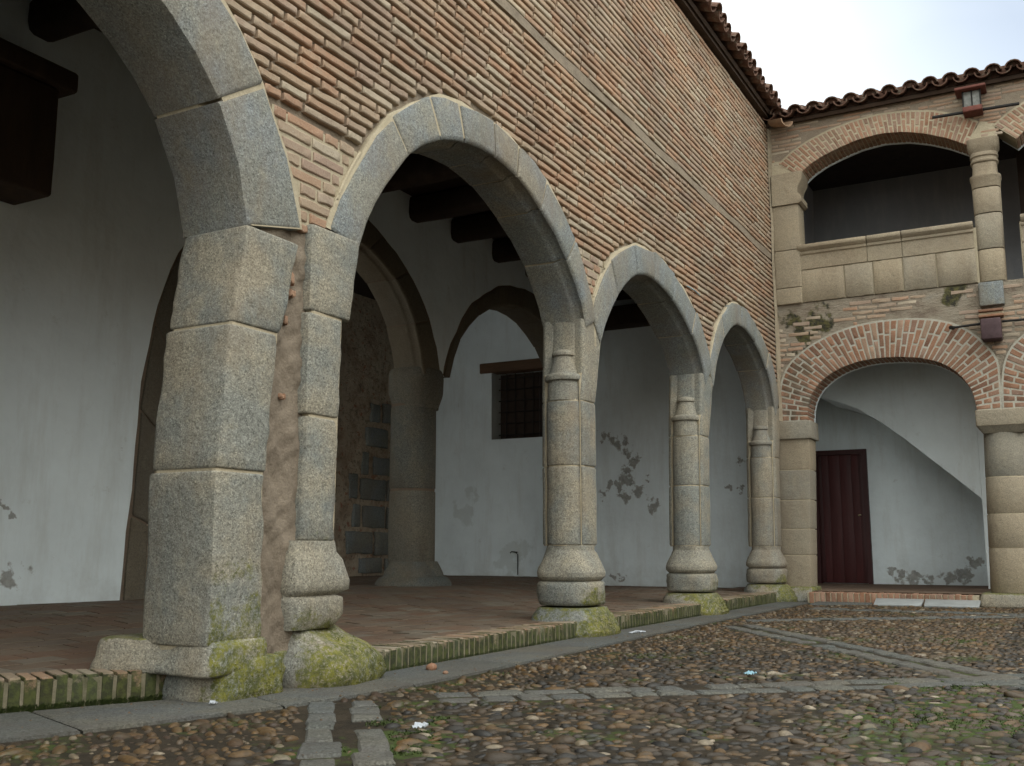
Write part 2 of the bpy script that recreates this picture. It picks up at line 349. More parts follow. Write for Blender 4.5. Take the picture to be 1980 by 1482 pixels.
def fillet(poly, r=.02, n=2):
    """round the corners of a 2-D polygon"""
    P = np.array(poly, float); o = []
    for i in range(len(P)):
        a, p, c = P[i-1], P[i], P[(i+1) % len(P)]
        la, lc = np.linalg.norm(a-p), np.linalg.norm(c-p); q = min(r, la*.45, lc*.45)
        u = p+(a-p)/la*q; v = p+(c-p)/lc*q
        for k in range(n+1):
            t = k/n; o.append((1-t)**2*u+2*t*(1-t)*p+t*t*v)
    return np.array(o)
def rs_line(P, n=None, t=None):
    P = np.array(P, float); d = np.r_[0, np.cumsum(np.linalg.norm(np.diff(P, axis=0), axis=1))]; d /= d[-1]
    t = np.linspace(0, 1, n) if t is None else np.atleast_1d(t)
    return np.stack([np.interp(t, d, P[:, i]) for i in range(P.shape[1])], 1)
def smoothline(P, n=60, it=3):
    Q = rs_line(P, n)
    for _ in range(it): Q[1:-1] = (Q[:-2]+2*Q[1:-1]+Q[2:])/4
    return Q
def box(name, lo, hi, mat, parent=None, bev=.0, rnd=None, rough=0.):
    lo, hi = A(*lo), A(*hi); mn, mxx = np.minimum(lo, hi), np.maximum(lo, hi)
    if bev:
        r = fillet([(mn[0], mn[1]), (mxx[0], mn[1]), (mxx[0], mxx[1]), (mn[0], mxx[1])], bev, 2); c = (mn[:2]+mxx[:2])/2
        def ring(z, k): q = c+(r-c)*(1-2*bev*k/np.maximum(mxx[:2]-mn[:2], 1e-6)*.5*1.0); return np.c_[q, np.full(len(q), z)]
        zs = [(mn[2], 1), (mn[2]+bev*.5, .3), (mn[2]+bev, 0)]+[(mn[2]+(mxx[2]-mn[2])*t, 0) for t in (.35, .65)]+[(mxx[2]-bev, 0), (mxx[2]-bev*.5, .3), (mxx[2], 1)]
        V, F = loft([ring(z, k) for z, k in zs], rough)
        return mk(name, V, F, mat, parent, rnd, True, 50)
    V = [(x, y, z) for z in (mn[2], mxx[2]) for y in (mn[1], mxx[1]) for x in (mn[0], mxx[0])]
    F = [[0, 2, 3, 1], [4, 5, 7, 6], [0, 1, 5, 4], [2, 6, 7, 3], [0, 4, 6, 2], [1, 3, 7, 5]]
    return mk(name, V, F, mat, parent, rnd)
def boxes(name, lst, mat, parent=None, rnd=None):
    V = []; F = []
    for lo, hi in lst:
        n = len(V); lo, hi = np.minimum(lo, hi), np.maximum(lo, hi)
        V += [(x, y, z) for z in (lo[2], hi[2]) for y in (lo[1], hi[1]) for x in (lo[0], hi[0])]
        F += [[i+n for i in f] for f in ([0, 2, 3, 1], [4, 5, 7, 6], [0, 1, 5, 4], [2, 6, 7, 3], [0, 4, 6, 2], [1, 3, 7, 5])]
    return mk(name, V, F, mat, parent, rnd)
def tube(name, pts, r, mat, parent=None, n=8, rnd=None):
    P = np.array(pts, float); S = []
    for i, p in enumerate(P):
        d = nrmz(P[min(i+1, len(P)-1)]-P[max(i-1, 0)]); a = nrmz(np.cross(d, A(.1, .2, 1) if abs(d[2]) < .9 else A(1, 0, 0))); b = np.cross(d, a)
        rr = r[i] if hasattr(r, '__len__') else r
        S.append([p+a*rr*cos(t)+b*rr*sin(t) for t in np.linspace(0, 2*pi, n, endpoint=False)])
    V, F = loft(S); return mk(name, V, F, mat, parent, rnd, True, 50)

# planes: 'W1' front of the long arcade (u=x), 'W3' inner arcade, 'W2' far loggia (u=y)
class Plane:
    def __init__(s, kind, c): s.k, s.c = kind, c; s.n = A(0, -1, 0) if kind == 'y' else A(-1, 0, 0)
    def p(s, u, z, d=0.):      # d = depth behind the face
        return A(u, s.c+d, z) if s.k == 'y' else A(s.c+d, u, z)
    def P(s, U, d=0.):
        U = np.asarray(U, float); return np.array([s.p(u, z, d) for u, z in U])
W1, W3, W2 = Plane('y', 0.), Plane('y', 3.4), Plane('x', 14.5)

def strip_wall(name, pl, us, zb, zt, d0, d1, mat, parent, rnd=None, sub=1):
    """wall with an uneven lower outline: front, back and underside"""
    us = np.array(us, float); zb = np.array(zb, float); zt = np.broadcast_to(np.array(zt, float), us.shape); V = []; F = []; k = len(us)
    for d in (d0, d1):
        V += [pl.p(u, z, d) for u, z in zip(us, zb)]; V += [pl.p(u, z, d) for u, z in zip(us, zt)]
    for i in range(k-1):
        F += [[i, i+1, k+i+1, k+i], [2*k+i+1, 2*k+i, 3*k+i, 3*k+i+1], [i+1, i, 2*k+i, 2*k+i+1], [k+i, k+i+1, 3*k+i+1, 3*k+i]]
    F += [[0, k, 3*k, 2*k], [k-1, 3*k-1, 4*k-1, 2*k-1][::1]]
    return mk(name, V, F, mat, parent, rnd)
def span_at(line, z):
    """widest u-interval that an arch outline covers at height z"""
    L_ = np.array(line); zz = L_[:, 1]; u = []; z = max(z, max(zz[0], zz[-1])+.002)
    for i in range(len(L_)-1):
        a, b = zz[i], zz[i+1]
        if (a-z)*(b-z) <= 0 and a != b: u.append(L_[i, 0]+(z-a)/(b-a)*(L_[i+1, 0]-L_[i, 0]))
    if not u: return None
    lo, hi = min(u), max(u)
    if len(u) == 1 or hi-lo < .3:
        if z < zz[0]: lo = min(lo, L_[0, 0])
        if z < zz[-1]: hi = max(hi, L_[-1, 0])
    return lo, hi
def rows(pc, pl, u0, u1, z0, z1, pitch, h, lens, cuts, gap=.012, d=.06, proud=0., jit=.003, b=.006, seg=1, keep=lambda u, z: True, simple=False):
    z = z0; r = 0; sgn = 1 if pl.k == 'y' else 1
    while z+h <= z1+1e-6:
        bad = []
        for c in cuts:
            for zz in (z-.01, z+h/2, z+h+.01):
                s_ = c(zz)
                if s_: bad.append(s_)
        free = [(u0, u1)]
        for a, b_ in bad:
            nf = []
            for p, q in free:
                if b_ <= p or a >= q: nf.append((p, q)); continue
                if a > p: nf.append((p, a))
                if b_ < q: nf.append((b_, q))
            free = nf
        for p, q in free:
            u = p-(random.random()*.3 if (r % 2) else .15+random.random()*.1)
            while u < q:
                l = random.uniform(*lens)*(0.55 if random.random() < .16 else 1.); a, b2 = max(u, p), min(u+l-gap, q-.004); u += l
                if b2-a < .045 or not keep((a+b2)/2, z): continue
                j = random.uniform(-.003, .003)
                V, F = qbrick(pl.p(a, z+j), pl.p(b2, z+j), pl.p(b2, z+h+j), pl.p(a, z+h+j), pl.n, d, proud+random.uniform(-.003, .003), b, seg, jit, simple)
                pc.add(V, F)
        z += pitch; r += 1

# ------------------------------------------------------------------ outlines of the arches (metres in their wall planes)
half = [(3.72, 2.33), (3.70, 2.47), (3.66, 2.61), (3.58, 2.77), (3.51, 2.88), (3.43, 2.98), (3.34, 3.07), (3.23, 3.16), (3.13, 3.23), (2.9, 3.36), (2.5, 3.50), (2.1, 3.55)]
A_in = half+[(4.2-x, z) for x, z in half[-2::-1]]
half = [(4.13, 2.42), (4.09, 2.60), (3.99, 2.80), (3.90, 2.98), (3.83, 3.10), (3.74, 3.20), (3.65, 3.31), (3.54, 3.40), (3.35, 3.52), (3.0, 3.71), (2.55, 3.86), (2.1, 3.92)]
A_out = half+[(4.2-x, z) for x, z in half[-2::-1]]
B_in = [(4.66, 2.44), (4.70, 2.60), (4.81, 2.78), (4.92, 2.93), (5.06, 3.10), (5.19, 3.24), (5.36, 3.37), (5.57, 3.47), (5.84, 3.55), (6.08, 3.585), (6.35, 3.585), (6.60, 3.55), (6.81, 3.49), (7.0, 3.40), (7.22, 3.30), (7.40, 3.18), (7.56, 3.03), (7.72, 2.88), (7.82, 2.74), (7.87, 2.6)]
B_out = [(4.38, 2.50), (4.43, 2.62), (4.49, 2.74), (4.57, 2.90), (4.69, 3.08), (4.84, 3.26), (4.97, 3.40), (5.17, 3.57), (5.42, 3.72), (5.65, 3.80), (5.95, 3.85), (6.28, 3.85), (6.65, 3.82), (6.94, 3.75), (7.18, 3.66), (7.38, 3.55), (7.58, 3.40), (7.76, 3.22), (7.90, 3.02), (7.99, 2.83), (8.04, 2.68)]
C_in = [(8.16, 2.5), (8.26, 2.67), (8.39, 2.83), (8.55, 3.0), (8.73, 3.16), (8.95, 3.30), (9.16, 3.38), (9.4, 3.42), (9.65, 3.41), (9.95, 3.36), (10.18, 3.30), (10.4, 3.22), (10.6, 3.12), (10.78, 3.0), (10.95, 2.86), (11.06, 2.72), (11.12, 2.55)]
C_out = [(7.98, 2.72), (8.05, 2.88), (8.14, 3.04), (8.28, 3.2), (8.48, 3.38), (8.74, 3.54), (8.97, 3.63), (9.2, 3.68), (9.56, 3.71), (9.89, 3.68), (10.2, 3.61), (10.5, 3.52), (10.75, 3.41), (10.98, 3.26), (11.16, 3.09), (11.28, 2.92), (11.33, 2.76)]
D_in = [(11.42, 2.55), (11.5, 2.78), (11.68, 3.0), (11.93, 3.24), (12.17, 3.40), (12.5, 3.53), (12.86, 3.52), (13.24, 3.44), (13.58, 3.32), (13.83, 3.16), (14.02, 2.98), (14.14, 2.77), (14.2, 2.55)]
D_out = [(11.28, 2.74), (11.4, 3.02), (11.56, 3.26), (11.86, 3.52), (12.15, 3.70), (12.45, 3.80), (12.83, 3.81), (13.23, 3.72), (13.68, 3.58), (14.0, 3.41), (14.22, 3.2), (14.36, 2.98), (14.42, 2.76)]
A_in, A_out, B_in, B_out, C_in, C_out, D_in, D_out = [smoothline(p, 60, 2) for p in (A_in, A_out, B_in, B_out, C_in, C_out, D_in, D_out)]

def stone_arch(label, inn, outl, joints, depth, mat, pl=W1, cove=True, front=-.018, cap_mat=MOC, rough=.008, name='stone_arch'):
    """joints: fractions along the ring; each voussoir a lofted block"""
    base = pl.p(*((inn[0]+inn[-1])/2)); base[2] = min(inn[0][1], inn[-1][1])
    t = empty(name, base, label, 'arch')
    def ring(tt, sh=0., fr=0., ww=0.):
        I = rs_line(inn, t=tt)[0]; O = rs_line(outl, t=tt)[0]; d = O-I; w_ = np.linalg.norm(d); d = d/w_; w_ += ww
        if cove: pr = [(w_, depth), (w_, front), (.03, front), (.005, front+.02), (.028, front+.055), (.02, front+.1), (-.006, front+.125), (0, depth)]
        else: pr = [(w_, depth), (w_, front), (.0, front), (0, depth)]
        pr = fillet(pr, .013, 2); c = pr.mean(0)
        pr = pr.copy(); pr[:, 0] = np.clip(pr[:, 0], 0-.01+sh, w_-sh); pr[:, 1] = np.maximum(pr[:, 1], front+sh) + fr
        return [pl.p(*(I+d*q[0]), q[1]) for q in pr]
    Lm = np.linalg.norm(np.diff(rs_line((inn+outl)/2, 80), axis=0), axis=1).sum()
    for a, b in zip(joints[:-1], joints[1:]):
        g = random.uniform(.006, .011)/Lm; e = .022/Lm; a, b = a+g, b-g; fr = random.uniform(-.012, .003); wj = random.uniform(-.018, .006)
        ts = [a, a+e*.5, a+e]+list(np.linspace(a+e, b-e, max(3, int((b-a)*28)))[1:-1])+[b-e, b-e*.5, b]
        V, F = loft([ring(x, s_, fr, wj+.01*sin(x*40)) for x, s_ in zip(ts, [.011, .003]+[0]*(len(ts)-4)+[.003, .011])], rough, 3.)
        mk('voussoir', V, F, mat, t, None, True, 45)
    # mortar body between and round the stones
    n = 50; S = []
    for x in np.linspace(0.002, .998, n):
        I = rs_line(inn, t=x)[0]; O = rs_line(outl, t=x)[0]; d = nrmz(O-I); w_ = np.linalg.norm(O-I)
        jw = .012*sin(x*37)+.006*sin(x*91)
        S.append([pl.p(*(I+d*(w_+.018+jw)), depth-.02), pl.p(*(I+d*(w_+.018+jw)), front+.012), pl.p(*(I+d*(w_-.01)), front+.005+.002*sin(x*60)), pl.p(*(I+d*.036), front+.005), pl.p(*(I+d*.034), front+.055), pl.p(*(I+d*.028), front+.1), pl.p(*(I+d*.002), front+.13), pl.p(*(I+d*.002), depth-.02)])
    V, F = loft(S); mk('mortar_bed', V, F, cap_mat, t)
    return t

def block(secpoly, z0, z1, rough=.008, top=None, inset=.01, rs=3., nz=4, r=.02):
    """squarish upright stone: plan polygon (x,y) lofted from z0 to z1; top: other plan at z1"""
    P = fillet(secpoly, r, 2); T = fillet(top, r, 2) if top is not None else P; S = []; inset = inset*.6
    c0, c1 = P.mean(0), T.mean(0); e = .012
    for z, k in [(z0, 1), (z0+e*.4, .35), (z0+e, 0)]+[(z0+e+(z1-z0-2*e)*q, 0) for q in np.linspace(0, 1, nz)[1:-1]]+[(z1-e, 0), (z1-e*.4, .35), (z1, 1)]:
        t = (z-z0)/(z1-z0); Q = P+(T-P)*t; c = c0+(c1-c0)*t; dd = Q-c; ln = np.linalg.norm(dd, axis=1, keepdims=True); Q = c+dd*(1-inset*k/ln)
        S.append(np.c_[Q, np.full(len(Q), z)])
    return loft(S, rough, rs)

# ------------------------------------------------------------------ long arcade wall
wall = empty('brick_wall', (8.5, .2, 3.2), 'long brick wall with recessed joints above the four stone arches', 'wall')
us = np.unique(np.r_[np.linspace(-1.2, 14.5, 260)])
def zlow(u):
    z = 2.3
    for o in (A_out, B_out, C_out, D_out):
        a, b = o[:, 0].min(), o[:, 0].max()
        if a+.02 < u < b-.02: z = max(z, np.interp(u, *(o[np.argsort(o[:, 0])].T))-.03)
    if u < .05: z = 0.
    return z
strip_wall('mortar_core', W1, us, [zlow(u) for u in us], 7.02, .030, .46, MO, wall)
mk('mortar_band', *loft([[W1.p(u, 4.86+.012*sin(u*3.1), .03), W1.p(u, 4.86+.012*sin(u*3.1), .004), W1.p(u, 4.95+.01*sin(u*5), .004), W1.p(u, 4.95+.01*sin(u*5), .03)] for u in np.linspace(-1, 14.5, 80)]), MO, wall)
cuts = [lambda z, o=o: (lambda s_: (s_[0]-.035, s_[1]+.035) if s_ else None)(span_at(o, z)) for o in (A_out, B_out, C_out, D_out)]
def incleft(u, z):       # the flush pointed spandrels are built apart
    if 3.9 < u < 4.75 and z < 3.06: return False
    if 7.7 < u < 8.3 and z < 3.3: return False
    if z < 2.52: return u > 13.0 or u < 0
    return True
pc = Pieces('brick', BR, wall, True, 40)
rows(pc, W1, -1.0, 14.49, 2.46, 4.85, .0665, .0445, (.31, .41), cuts, .022, .05, .003, .0035, .0065, 3, incleft)
rows(pc, W1, -1.0, 14.49, 4.965, 7.0, .0665, .0445, (.31, .41), cuts, .020, .05, .003, .003, .0065, 1, lambda u, z: u > 5)
pc.flush(298, 'bricks')
for (x0, x1, ztop, lab) in ((3.9, 4.75, 3.06, 'brick spandrel with cream pointing between the largest arch and its neighbour'), (7.7, 8.3, 3.3, 'narrow brick spandrel with cream pointing between the second and third arches')):
    sp = empty('brick_spandrel', ((x0+x1)/2, 0, 2.45), lab, 'spandrel')
    cc = [lambda z, o=o: (lambda s_: (s_[0]-.035, s_[1]+.035) if s_ else None)(span_at(o, z)) for o in (A_out, B_out, C_out)]
    uu = np.linspace(x0, x1, 30); V = []; F = []
    zz = np.linspace(2.47, ztop, 14); rows_ = []
    for z in zz:
        a, b = x0, x1
        for c in cc:
            s_ = c(z)
            if s_:
                if s_[1] < (x0+x1)/2+.15 and s_[1] > a: a = s_[1]-.015
                elif s_[0] > (x0+x1)/2-.25 and s_[0] < b: b = s_[0]+.015
        rows_.append((a, max(b, a+.01), z))
    S = [[W1.p(a, z, .03), W1.p(a, z, .007), W1.p(b, z, .007), W1.p(b, z, .03)] for a, b, z in rows_]
    mk('pointing', *loft(S), MOC, sp)
    p2 = Pieces('brick', BRS, sp, True, 40)
    rows(p2, W1, x0, x1, 2.5, ztop+.03, .0735, .056, (.24, .34), [lambda z, c=c: (lambda s_: (s_[0]+.008, s_[1]-.008) if s_ else None)(c(z)) for c in cc], .02, .03, .004, .004, .006, 2)
    p2.flush()
    for side in (0, 1):
        T = [W1.p(r_[side]+(.004 if side else -.004), r_[2], -.003) for r_ in rows_]
        tube('cream_ribbon', T, .011, MOC, sp, 6)

# arches of the arcade
def tj(outl, xs):      # joint fractions from x positions (outer line)
    d = np.r_[0, np.cumsum(np.linalg.norm(np.diff(outl, axis=0), axis=1))]; d /= d[-1]; o = [0.]
    for x in xs: o.append(float(np.interp(x, outl[:, 0], d)) if outl[-1, 0] > outl[0, 0] else float(1-np.interp(x, outl[::-1, 0], 1-d[::-1][::1])))
    return o+[1.]
stone_arch('largest rounded granite arch at the left edge, nearest the viewer', A_in, A_out, [0, .145, .295, .43, .57, .70, .85, 1], .42, GRA, cove=False, front=-.03)
stone_arch('second granite arch, wide and low, framing the inner column and ceiling beams', B_in, B_out, tj(B_out, [4.97, 5.40, 5.76, 6.25, 6.64, 7.12, 7.66]), .40, GRA, rough=.01)
stone_arch('third granite arch, in front of the white wall with brown peeled patches', C_in, C_out, tj(C_out, [8.43, 9.02, 9.55, 10.17, 10.85]), .40, GRA)
stone_arch('fourth and smallest granite arch, next to the corner of the courtyard', D_in, D_out, tj(D_out, [11.83, 12.65, 13.35, 13.98]), .40, GRA)

# ------------------------------------------------------------------ piers and columns of the arcade
pier = empty('stone_pier', (3.9, .2, 0), 'large angular granite pier with mossy foot between the two nearest arches', 'pier')
def quad(x0, x1, y0, y1): return [(x1, y0), (x1, y1), (x0, y1), (x0, y0)]
for z0, z1, a0, a1, b0, b1 in ((.265, 1.085, 3.58, 3.57, 3.92, 3.90), (1.10, 1.81, 3.575, 3.63, 3.91, 3.96), (1.825, 2.335, 3.64, 3.71, 3.99, 4.10)):
    V, F = block(quad(a0, b0, -.035, .40), z0, z1, .018, quad(a1, b1, -.035, .40), .014, 4., 12, .03); mk('stone_block', V, F, GR, pier, None, True, 50)
def core(parent, secs, mat=MOC): V, F = loft(secs, .002, 5.); return mk('mortar_bed', V, F, mat, parent)
def qz(x0, x1, y0, y1, z): return [(x, y, z) for x, y in fillet(quad(x0, x1, y0, y1), .02, 2)]
core(pier, [qz(3.588, 3.92, -.030, .38, .22), qz(3.578, 3.91, -.030, .38, 1.09), qz(3.642, 3.98, -.030, .38, 1.82), qz(3.72, 4.09, -.030, .38, 2.33)])
core(pier, [qz(4.245, 4.497, -.024, .3, .75), qz(4.245, 4.505, -.024, .3, 1.43), qz(4.245, 4.515, -.024, .3, 2.0), qz(4.25, 4.59, -.024, .3, 2.49)])
# rubble and mud filling between the great jamb and the slim half column
nu, nv = 26, 90; V = []; F = []
for j in range(nv):
    z = .12+2.42*j/(nv-1)
    for i in range(nu):
        x = 3.86+.42*i/(nu-1); V.append((x, .03, z))
V = np.array(V); V[:, 1] += .018*wob(V, 3.3)+.012*wob(V, 9.)+.006*wob(V[:, ::-1], 21.)+.03*np.exp(-((V[:, 0]-4.09)/.05)**2)*np.interp(V[:, 2], [0, 1, 2.5], [1, .3, .5])-.016
F = [[j*nu+i, j*nu+i+1, (j+1)*nu+i+1, (j+1)*nu+i] for j in range(nv-1) for i in range(nu-1)]
mk('mud_filling', V, F, STU, pier, None, True)
boxes('filling_core', [((3.75, .1, .05), (4.4, .4, 2.6))], STU, pier)
pb = Pieces('brick_chip', BRS, pier, True, 40)
for (x, z, w_, h) in ((4.08, 2.13, .05, .05), (4.09, 2.06, .045, .03), (4.055, 1.9, .035, .04), (4.12, 2.44, .10, .035), (4.05, 1.5, .03, .02)):
    V, F = qbrick(W1.p(x, z), W1.p(x+w_, z-.006), W1.p(x+w_*.9, z+h), W1.p(x+.005, z+h), W1.n, .06, .004, .006, 2, .008); pb.add(V, F, .15)
pb.flush()
def spl(z, prof):      # radius profile interpolated
    return float(np.interp(z, [p[0] for p in prof], [p[1] for p in prof]))
def oct_sec(cx, cy, hx, hy, z, e=.3, m=28):
    """rounded plan: superellipse"""
    t = np.linspace(0, 2*pi, m, endpoint=False)+pi/m; c, s_ = np.cos(t), np.sin(t)
    return np.stack([cx+hx*np.sign(c)*np.abs(c)**(e*2), cy+hy*np.sign(s_)*np.abs(s_)**(e*2), np.full(m, z)], 1)
BASE = [(0, .33), (.05, .34), (.16, .31), (.235, .265), (.24, .25)], [(.255, .25), (.262, .262), (.28, .27), (.36, .276), (.42, .272), (.442, .262), (.45, .24)], [(.452, .24), (.465, .252), (.485, .272), (.52, .276), (.56, .262), (.62, .232), (.68, .205), (.70, .192), (.745, .19)]
def col_base(parent, cx, cy, sc_=1., moss=GRB, names=('plinth', 'torus', 'base_moulding'), flare=.045, e=.36):
    for prof, nm in zip(BASE, names):
        z0, z1 = prof[0][0], prof[-1][0]; zs = np.unique(np.r_[np.linspace(z0, z1, 9), [p[0] for p in prof]])
        S = []
        for z in zs:
            r = spl(z, prof)*sc_; fl = flare*max(0, .24-z)/.24 if nm == 'plinth' else 0
            S.append(oct_sec(cx+fl*.5, cy-fl*.6, r+fl, r*.95+fl*.4, z, e))
        V, F = loft(S, .016 if nm != 'plinth' else .03, 5.); mk(nm, V, F, moss, parent, None, True, 60)
# slim half column on the near side of the second arch
for z0, z1, x0, x1 in ((.76, 1.42, 4.225, 4.50), (1.435, 1.99, 4.215, 4.515), (2.005, 2.49, 4.22, 4.60)):
    q = [(x1-.03, -.03), (x1+.0, .03), (x1, .36), (x0, .36), (x0, -.03)]; tp = [(x1-.03+(.07 if z1 > 2.3 else .01), -.03), (x1+(.07 if z1 > 2.3 else .01), .03), (x1+.04, .36), (x0, .36), (x0, -.03)]
    V, F = block(q, z0, z1, .016, tp, .014, 4., 7, .03); mk('shaft_block', V, F, GR, pier, None, True, 50)
V, F = loft([[(x, y, z) for x, y in fillet([(4.545+r-.035, -.05-r*.4), (4.545+r, .02-r*.2), (4.545+r, .36), (4.17, .36), (4.15-r*.2, .0-r*.3), (4.19, -.05-r*.4)], .035, 2)] for z, r in ((.30, -.035), (.33, .0), (.37, .03), (.44, .035), (.46, .03), (.472, -.015), (.485, .03), (.50, .065), (.55, .062), (.60, .045), (.66, .02), (.70, -.02), (.76, -.035))], .012, 4.); mk('base_moulding', V, F, GRB, pier, None, True, 60)
V, F = loft([oct_sec(4.47+k, .12-k, r+.02, r, z, .36) for z, r, k in ((0, .29, .03), (.06, .315, .03), (.14, .30, .02), (.21, .25, 0), (.26, .205, -.04), (.31, .19, -.08))], .045, 6.); mk('boulder_foot', V, F, GRB, pier, .4, True, 60)
# rough footing stones under the pier
V, F = block([(3.97, -.07), (3.95, .7), (3.6, .74), (3.45, .62), (3.58, .28), (3.54, -.07)], .13, .29, .02, [(3.95, -.05), (3.93, .66), (3.6, .69), (3.49, .58), (3.60, .28), (3.58, -.045)], .03, 5., 6, .06); mk('footing_stone', V, F, GR, pier, .3, True, 60)
V, F = block([(4.06, -.09), (4.06, .3), (3.64, .35), (3.58, .06), (3.63, -.08)], 0, .2, .02, [(4.04, -.075), (4.04, .3), (3.66, .32), (3.61, .08), (3.66, -.06)], .02, 5., 5, .05); mk('footing_stone', V, F, GRB, pier, .1, True, 60)
V, F = block([(4.27, .03), (4.27, .3), (4.1, .3), (4.1, .03)], 0, .2, .04, None, .02, 6., 6, .05); mk('footing_stone', V, F, GRB, pier, .8, True, 60)

mk0 = mk
def column(x0, label, mat=GR, lean=0., fl=.18):
    """x0: left edge of the shaft; clustered pier: square body with a round shaft on its near side"""
    t = empty('stone_column', (x0+.15, .17, 0), label, 'column', 'clustered stone columns of the arcade')
    def plan(bulge=1., w_=.28):
        a = [(w_-.03, -.012), (w_, .03), (w_, .37), (.03, .39), (.0, .355)]
        th = np.linspace(pi/2, 3*pi/2, 9); a += [(.03+.115*bulge*cos(q), .185+.15*sin(q)*(.6+.4*bulge)) for q in th]
        a += [(.012, .02), (.03, -.004)]
        return [(x0+p[0], p[1]) for p in a]
    c_ = np.array(plan()).mean(0); core(t, [[((p[0]-c_[0])*.95+c_[0]+lean*min(1, max(0, (z-.6)/2)), (p[1]-c_[1])*.95+c_[1], z) for p in plan(1. if z < 1.97 else .3)] for z in (.74, 1.96, 1.961, 2.2)])
    def mk(name, V, *a, **k):
        V = np.array(V, float); V[:, 0] += lean*np.clip((V[:, 2]-.6)/2., 0, 1); return mk0(name, V, *a, **k)
    for z0, z1 in ((.75, 1.40), (1.412, 1.955)):
        V, F = block(plan(), z0, z1, .007, None, .009, 3., 6, .012); mk('drum', V, F, mat, t, None, True, 50)
    V, F = block(plan(.35), 1.965, 2.68, .006, [(p[0]+(fl if p[0] > x0+.2 else .03), p[1]) for p in plan(.1)], .009, 3., 8, .012); mk('impost_block', V, F, mat, t, None, True, 50)
    prof = [(1.965, .135), (2.08, .138), (2.13, .13), (2.14, .155), (2.165, .163), (2.19, .152), (2.2, .125), (2.27, .105), (2.35, .082), (2.36, .098), (2.38, .1), (2.40, .085), (2.42, .03)]
    V, F = loft([[(x0+.045+r*cos(q), .185+r*sin(q)*1.05, z) for q in np.linspace(0, 2*pi, 20, endpoint=False)] for z, r in prof], .003); mk('bell_capital', V, F, mat, t, None, True, 50)
    col_base(t, x0+.12, .17, .98)
    return t
c2 = column(7.79, 'second arcade column, nearest freestanding one, with yellow moss on its foot')
column(10.88, 'third arcade column, middle one, in front of the white wall beside peeled patches', lean=.09, fl=.20)
column(14.00, 'farthest arcade column, engaged at the courtyard corner beside the far loggia', lean=.12, fl=.14)
V, F = block([(8.02, -.15), (8.30, -.13), (8.34, .12), (8.02, .12)], 0, .13, .03, [(8.02, -.04), (8.14, -.04), (8.16, .1), (8.02, .1)], .02, 5., 5, .05); mk('foot_stone', V, F, GRB, c2, .4, True, 60)
boxes('paint_dab', [((7.722, .165, 1.735), (7.73, .18, 1.775))], PAPB, c2)

# ------------------------------------------------------------------ porch floor, kerb, paving
def zf(x, y):
    a = np.interp(x, [6, 10.5, 15.3], [.8, 1.4, 3.2]); b = np.interp(x, [6, 10.5, 15.3], [3.2, 3.3, 4.4]); h = np.interp(x, [5, 11, 15.3], [.17, .135, .125])
    t = np.clip((y-a)/(b-a), 0, 1); return .132+h*t*t*(3-2*t)
floor = empty('porch_floor', (9, 1.8, .13), None, None); floor['kind'] = 'structure'
gx, gy = np.linspace(-2, 15.5, 60), np.r_[np.linspace(.02, 3.6, 20), 4.4, 5.5, 7.2]
kback = lambda x: float(np.interp(x, [1.4, 3.78, 4.3, 4.8], [1.40, .27, .1, .02]))
V = [(x, max(y, kback(x)), float(zf(x, y))-.012) for y in gy for x in gx]; n = len(gx)
F = [[j*n+i, j*n+i+1, (j+1)*n+i+1, (j+1)*n+i] for j in range(len(gy)-1) for i in range(n-1)]
mk('floor_bed', V, F, MOF, floor)
tiles = Pieces('floor_tile', TL, floor)
y = .24; r = 0
while y < 6.9:
    x = 1.2+(r % 2)*.14
    while x < 15.25:
        L_ = .275; yy = y
        if y > kback(x)+.20:
            c = [(x, y), (x+L_, y), (x+L_, y+.14), (x, y+.14)]; j = random.uniform(-.002, .002)
            c = [(a+random.uniform(-.003, .003), b+random.uniform(-.003, .003)) for a, b in c]
            V, F = qbrick(*[A(a, b, float(zf(a, b))+j) for a, b in c], (0, 0, 1), .015, random.uniform(-.0015, .0015), .003, 0, .001, True); tiles.add(V, F)
        x += L_+.011
    y += .14+.010; r += 1
tiles.flush(298)

kerb = empty('brick_kerb', (7, 0, 0), 'mossy edging of upright bricks along the raised porch floor', 'kerb')
kp = Pieces('brick', BRK, kerb, True, 40); cores = []
def rowlock(pc_, p, q, zt, back, pitch, nrm, mat=None, z0=-.01):
    p, q = A(*p), A(*q); d = q-p; L_ = np.linalg.norm(d); d /= L_; n = int(L_/pitch)
    for i in range(n):
        a = p+d*(i*pitch+.006); b = p+d*((i+1)*pitch-.008); zz = zt+random.uniform(-.004, .004); pr = random.uniform(-.004, .005)
        # one brick on edge: front + top from a lofted rounded block
        nn = A(*nrm); X = [(0, z0), (0-pr, zz-.008), (.008, zz), (back-.01, zz+random.uniform(-.002, .002)), (back, zz-.01), (back, z0)]
        S = [[A(*(c+nn*-s_[0]), s_[1]) for s_ in X] for c in (a, a+d*.004, b-d*.004, b)]
        S[0] = [A(*(a+nn*-(s_[0]+.004)), s_[1]-.004) for s_ in X]; S[-1] = [A(*(b+nn*-(s_[0]+.004)), s_[1]-.004) for s_ in X]
        for s_ in S:
            for v in s_: v += rng.uniform(-.0015, .0015, 3)
        V, F = loft(S); pc_.add(V, F)
    return
nA = nrmz(A(cos(radians(-113)), sin(radians(-113))))
pA, pB = A(1.4, 1.36), A(3.67, .267)
nA = A(-(pB-pA)[1], (pB-pA)[0]); nA = -nA/np.linalg.norm(nA)
rowlock(kp, pA, pB, .150, .24, .066, nA)
rowlock(kp, (4.84, -.03), (7.42, -.03), .140, .24, .064, (0, -1))
rowlock(kp, (7.42, -.03), (7.62, -.03), .138, .2, .064, (0, -1))
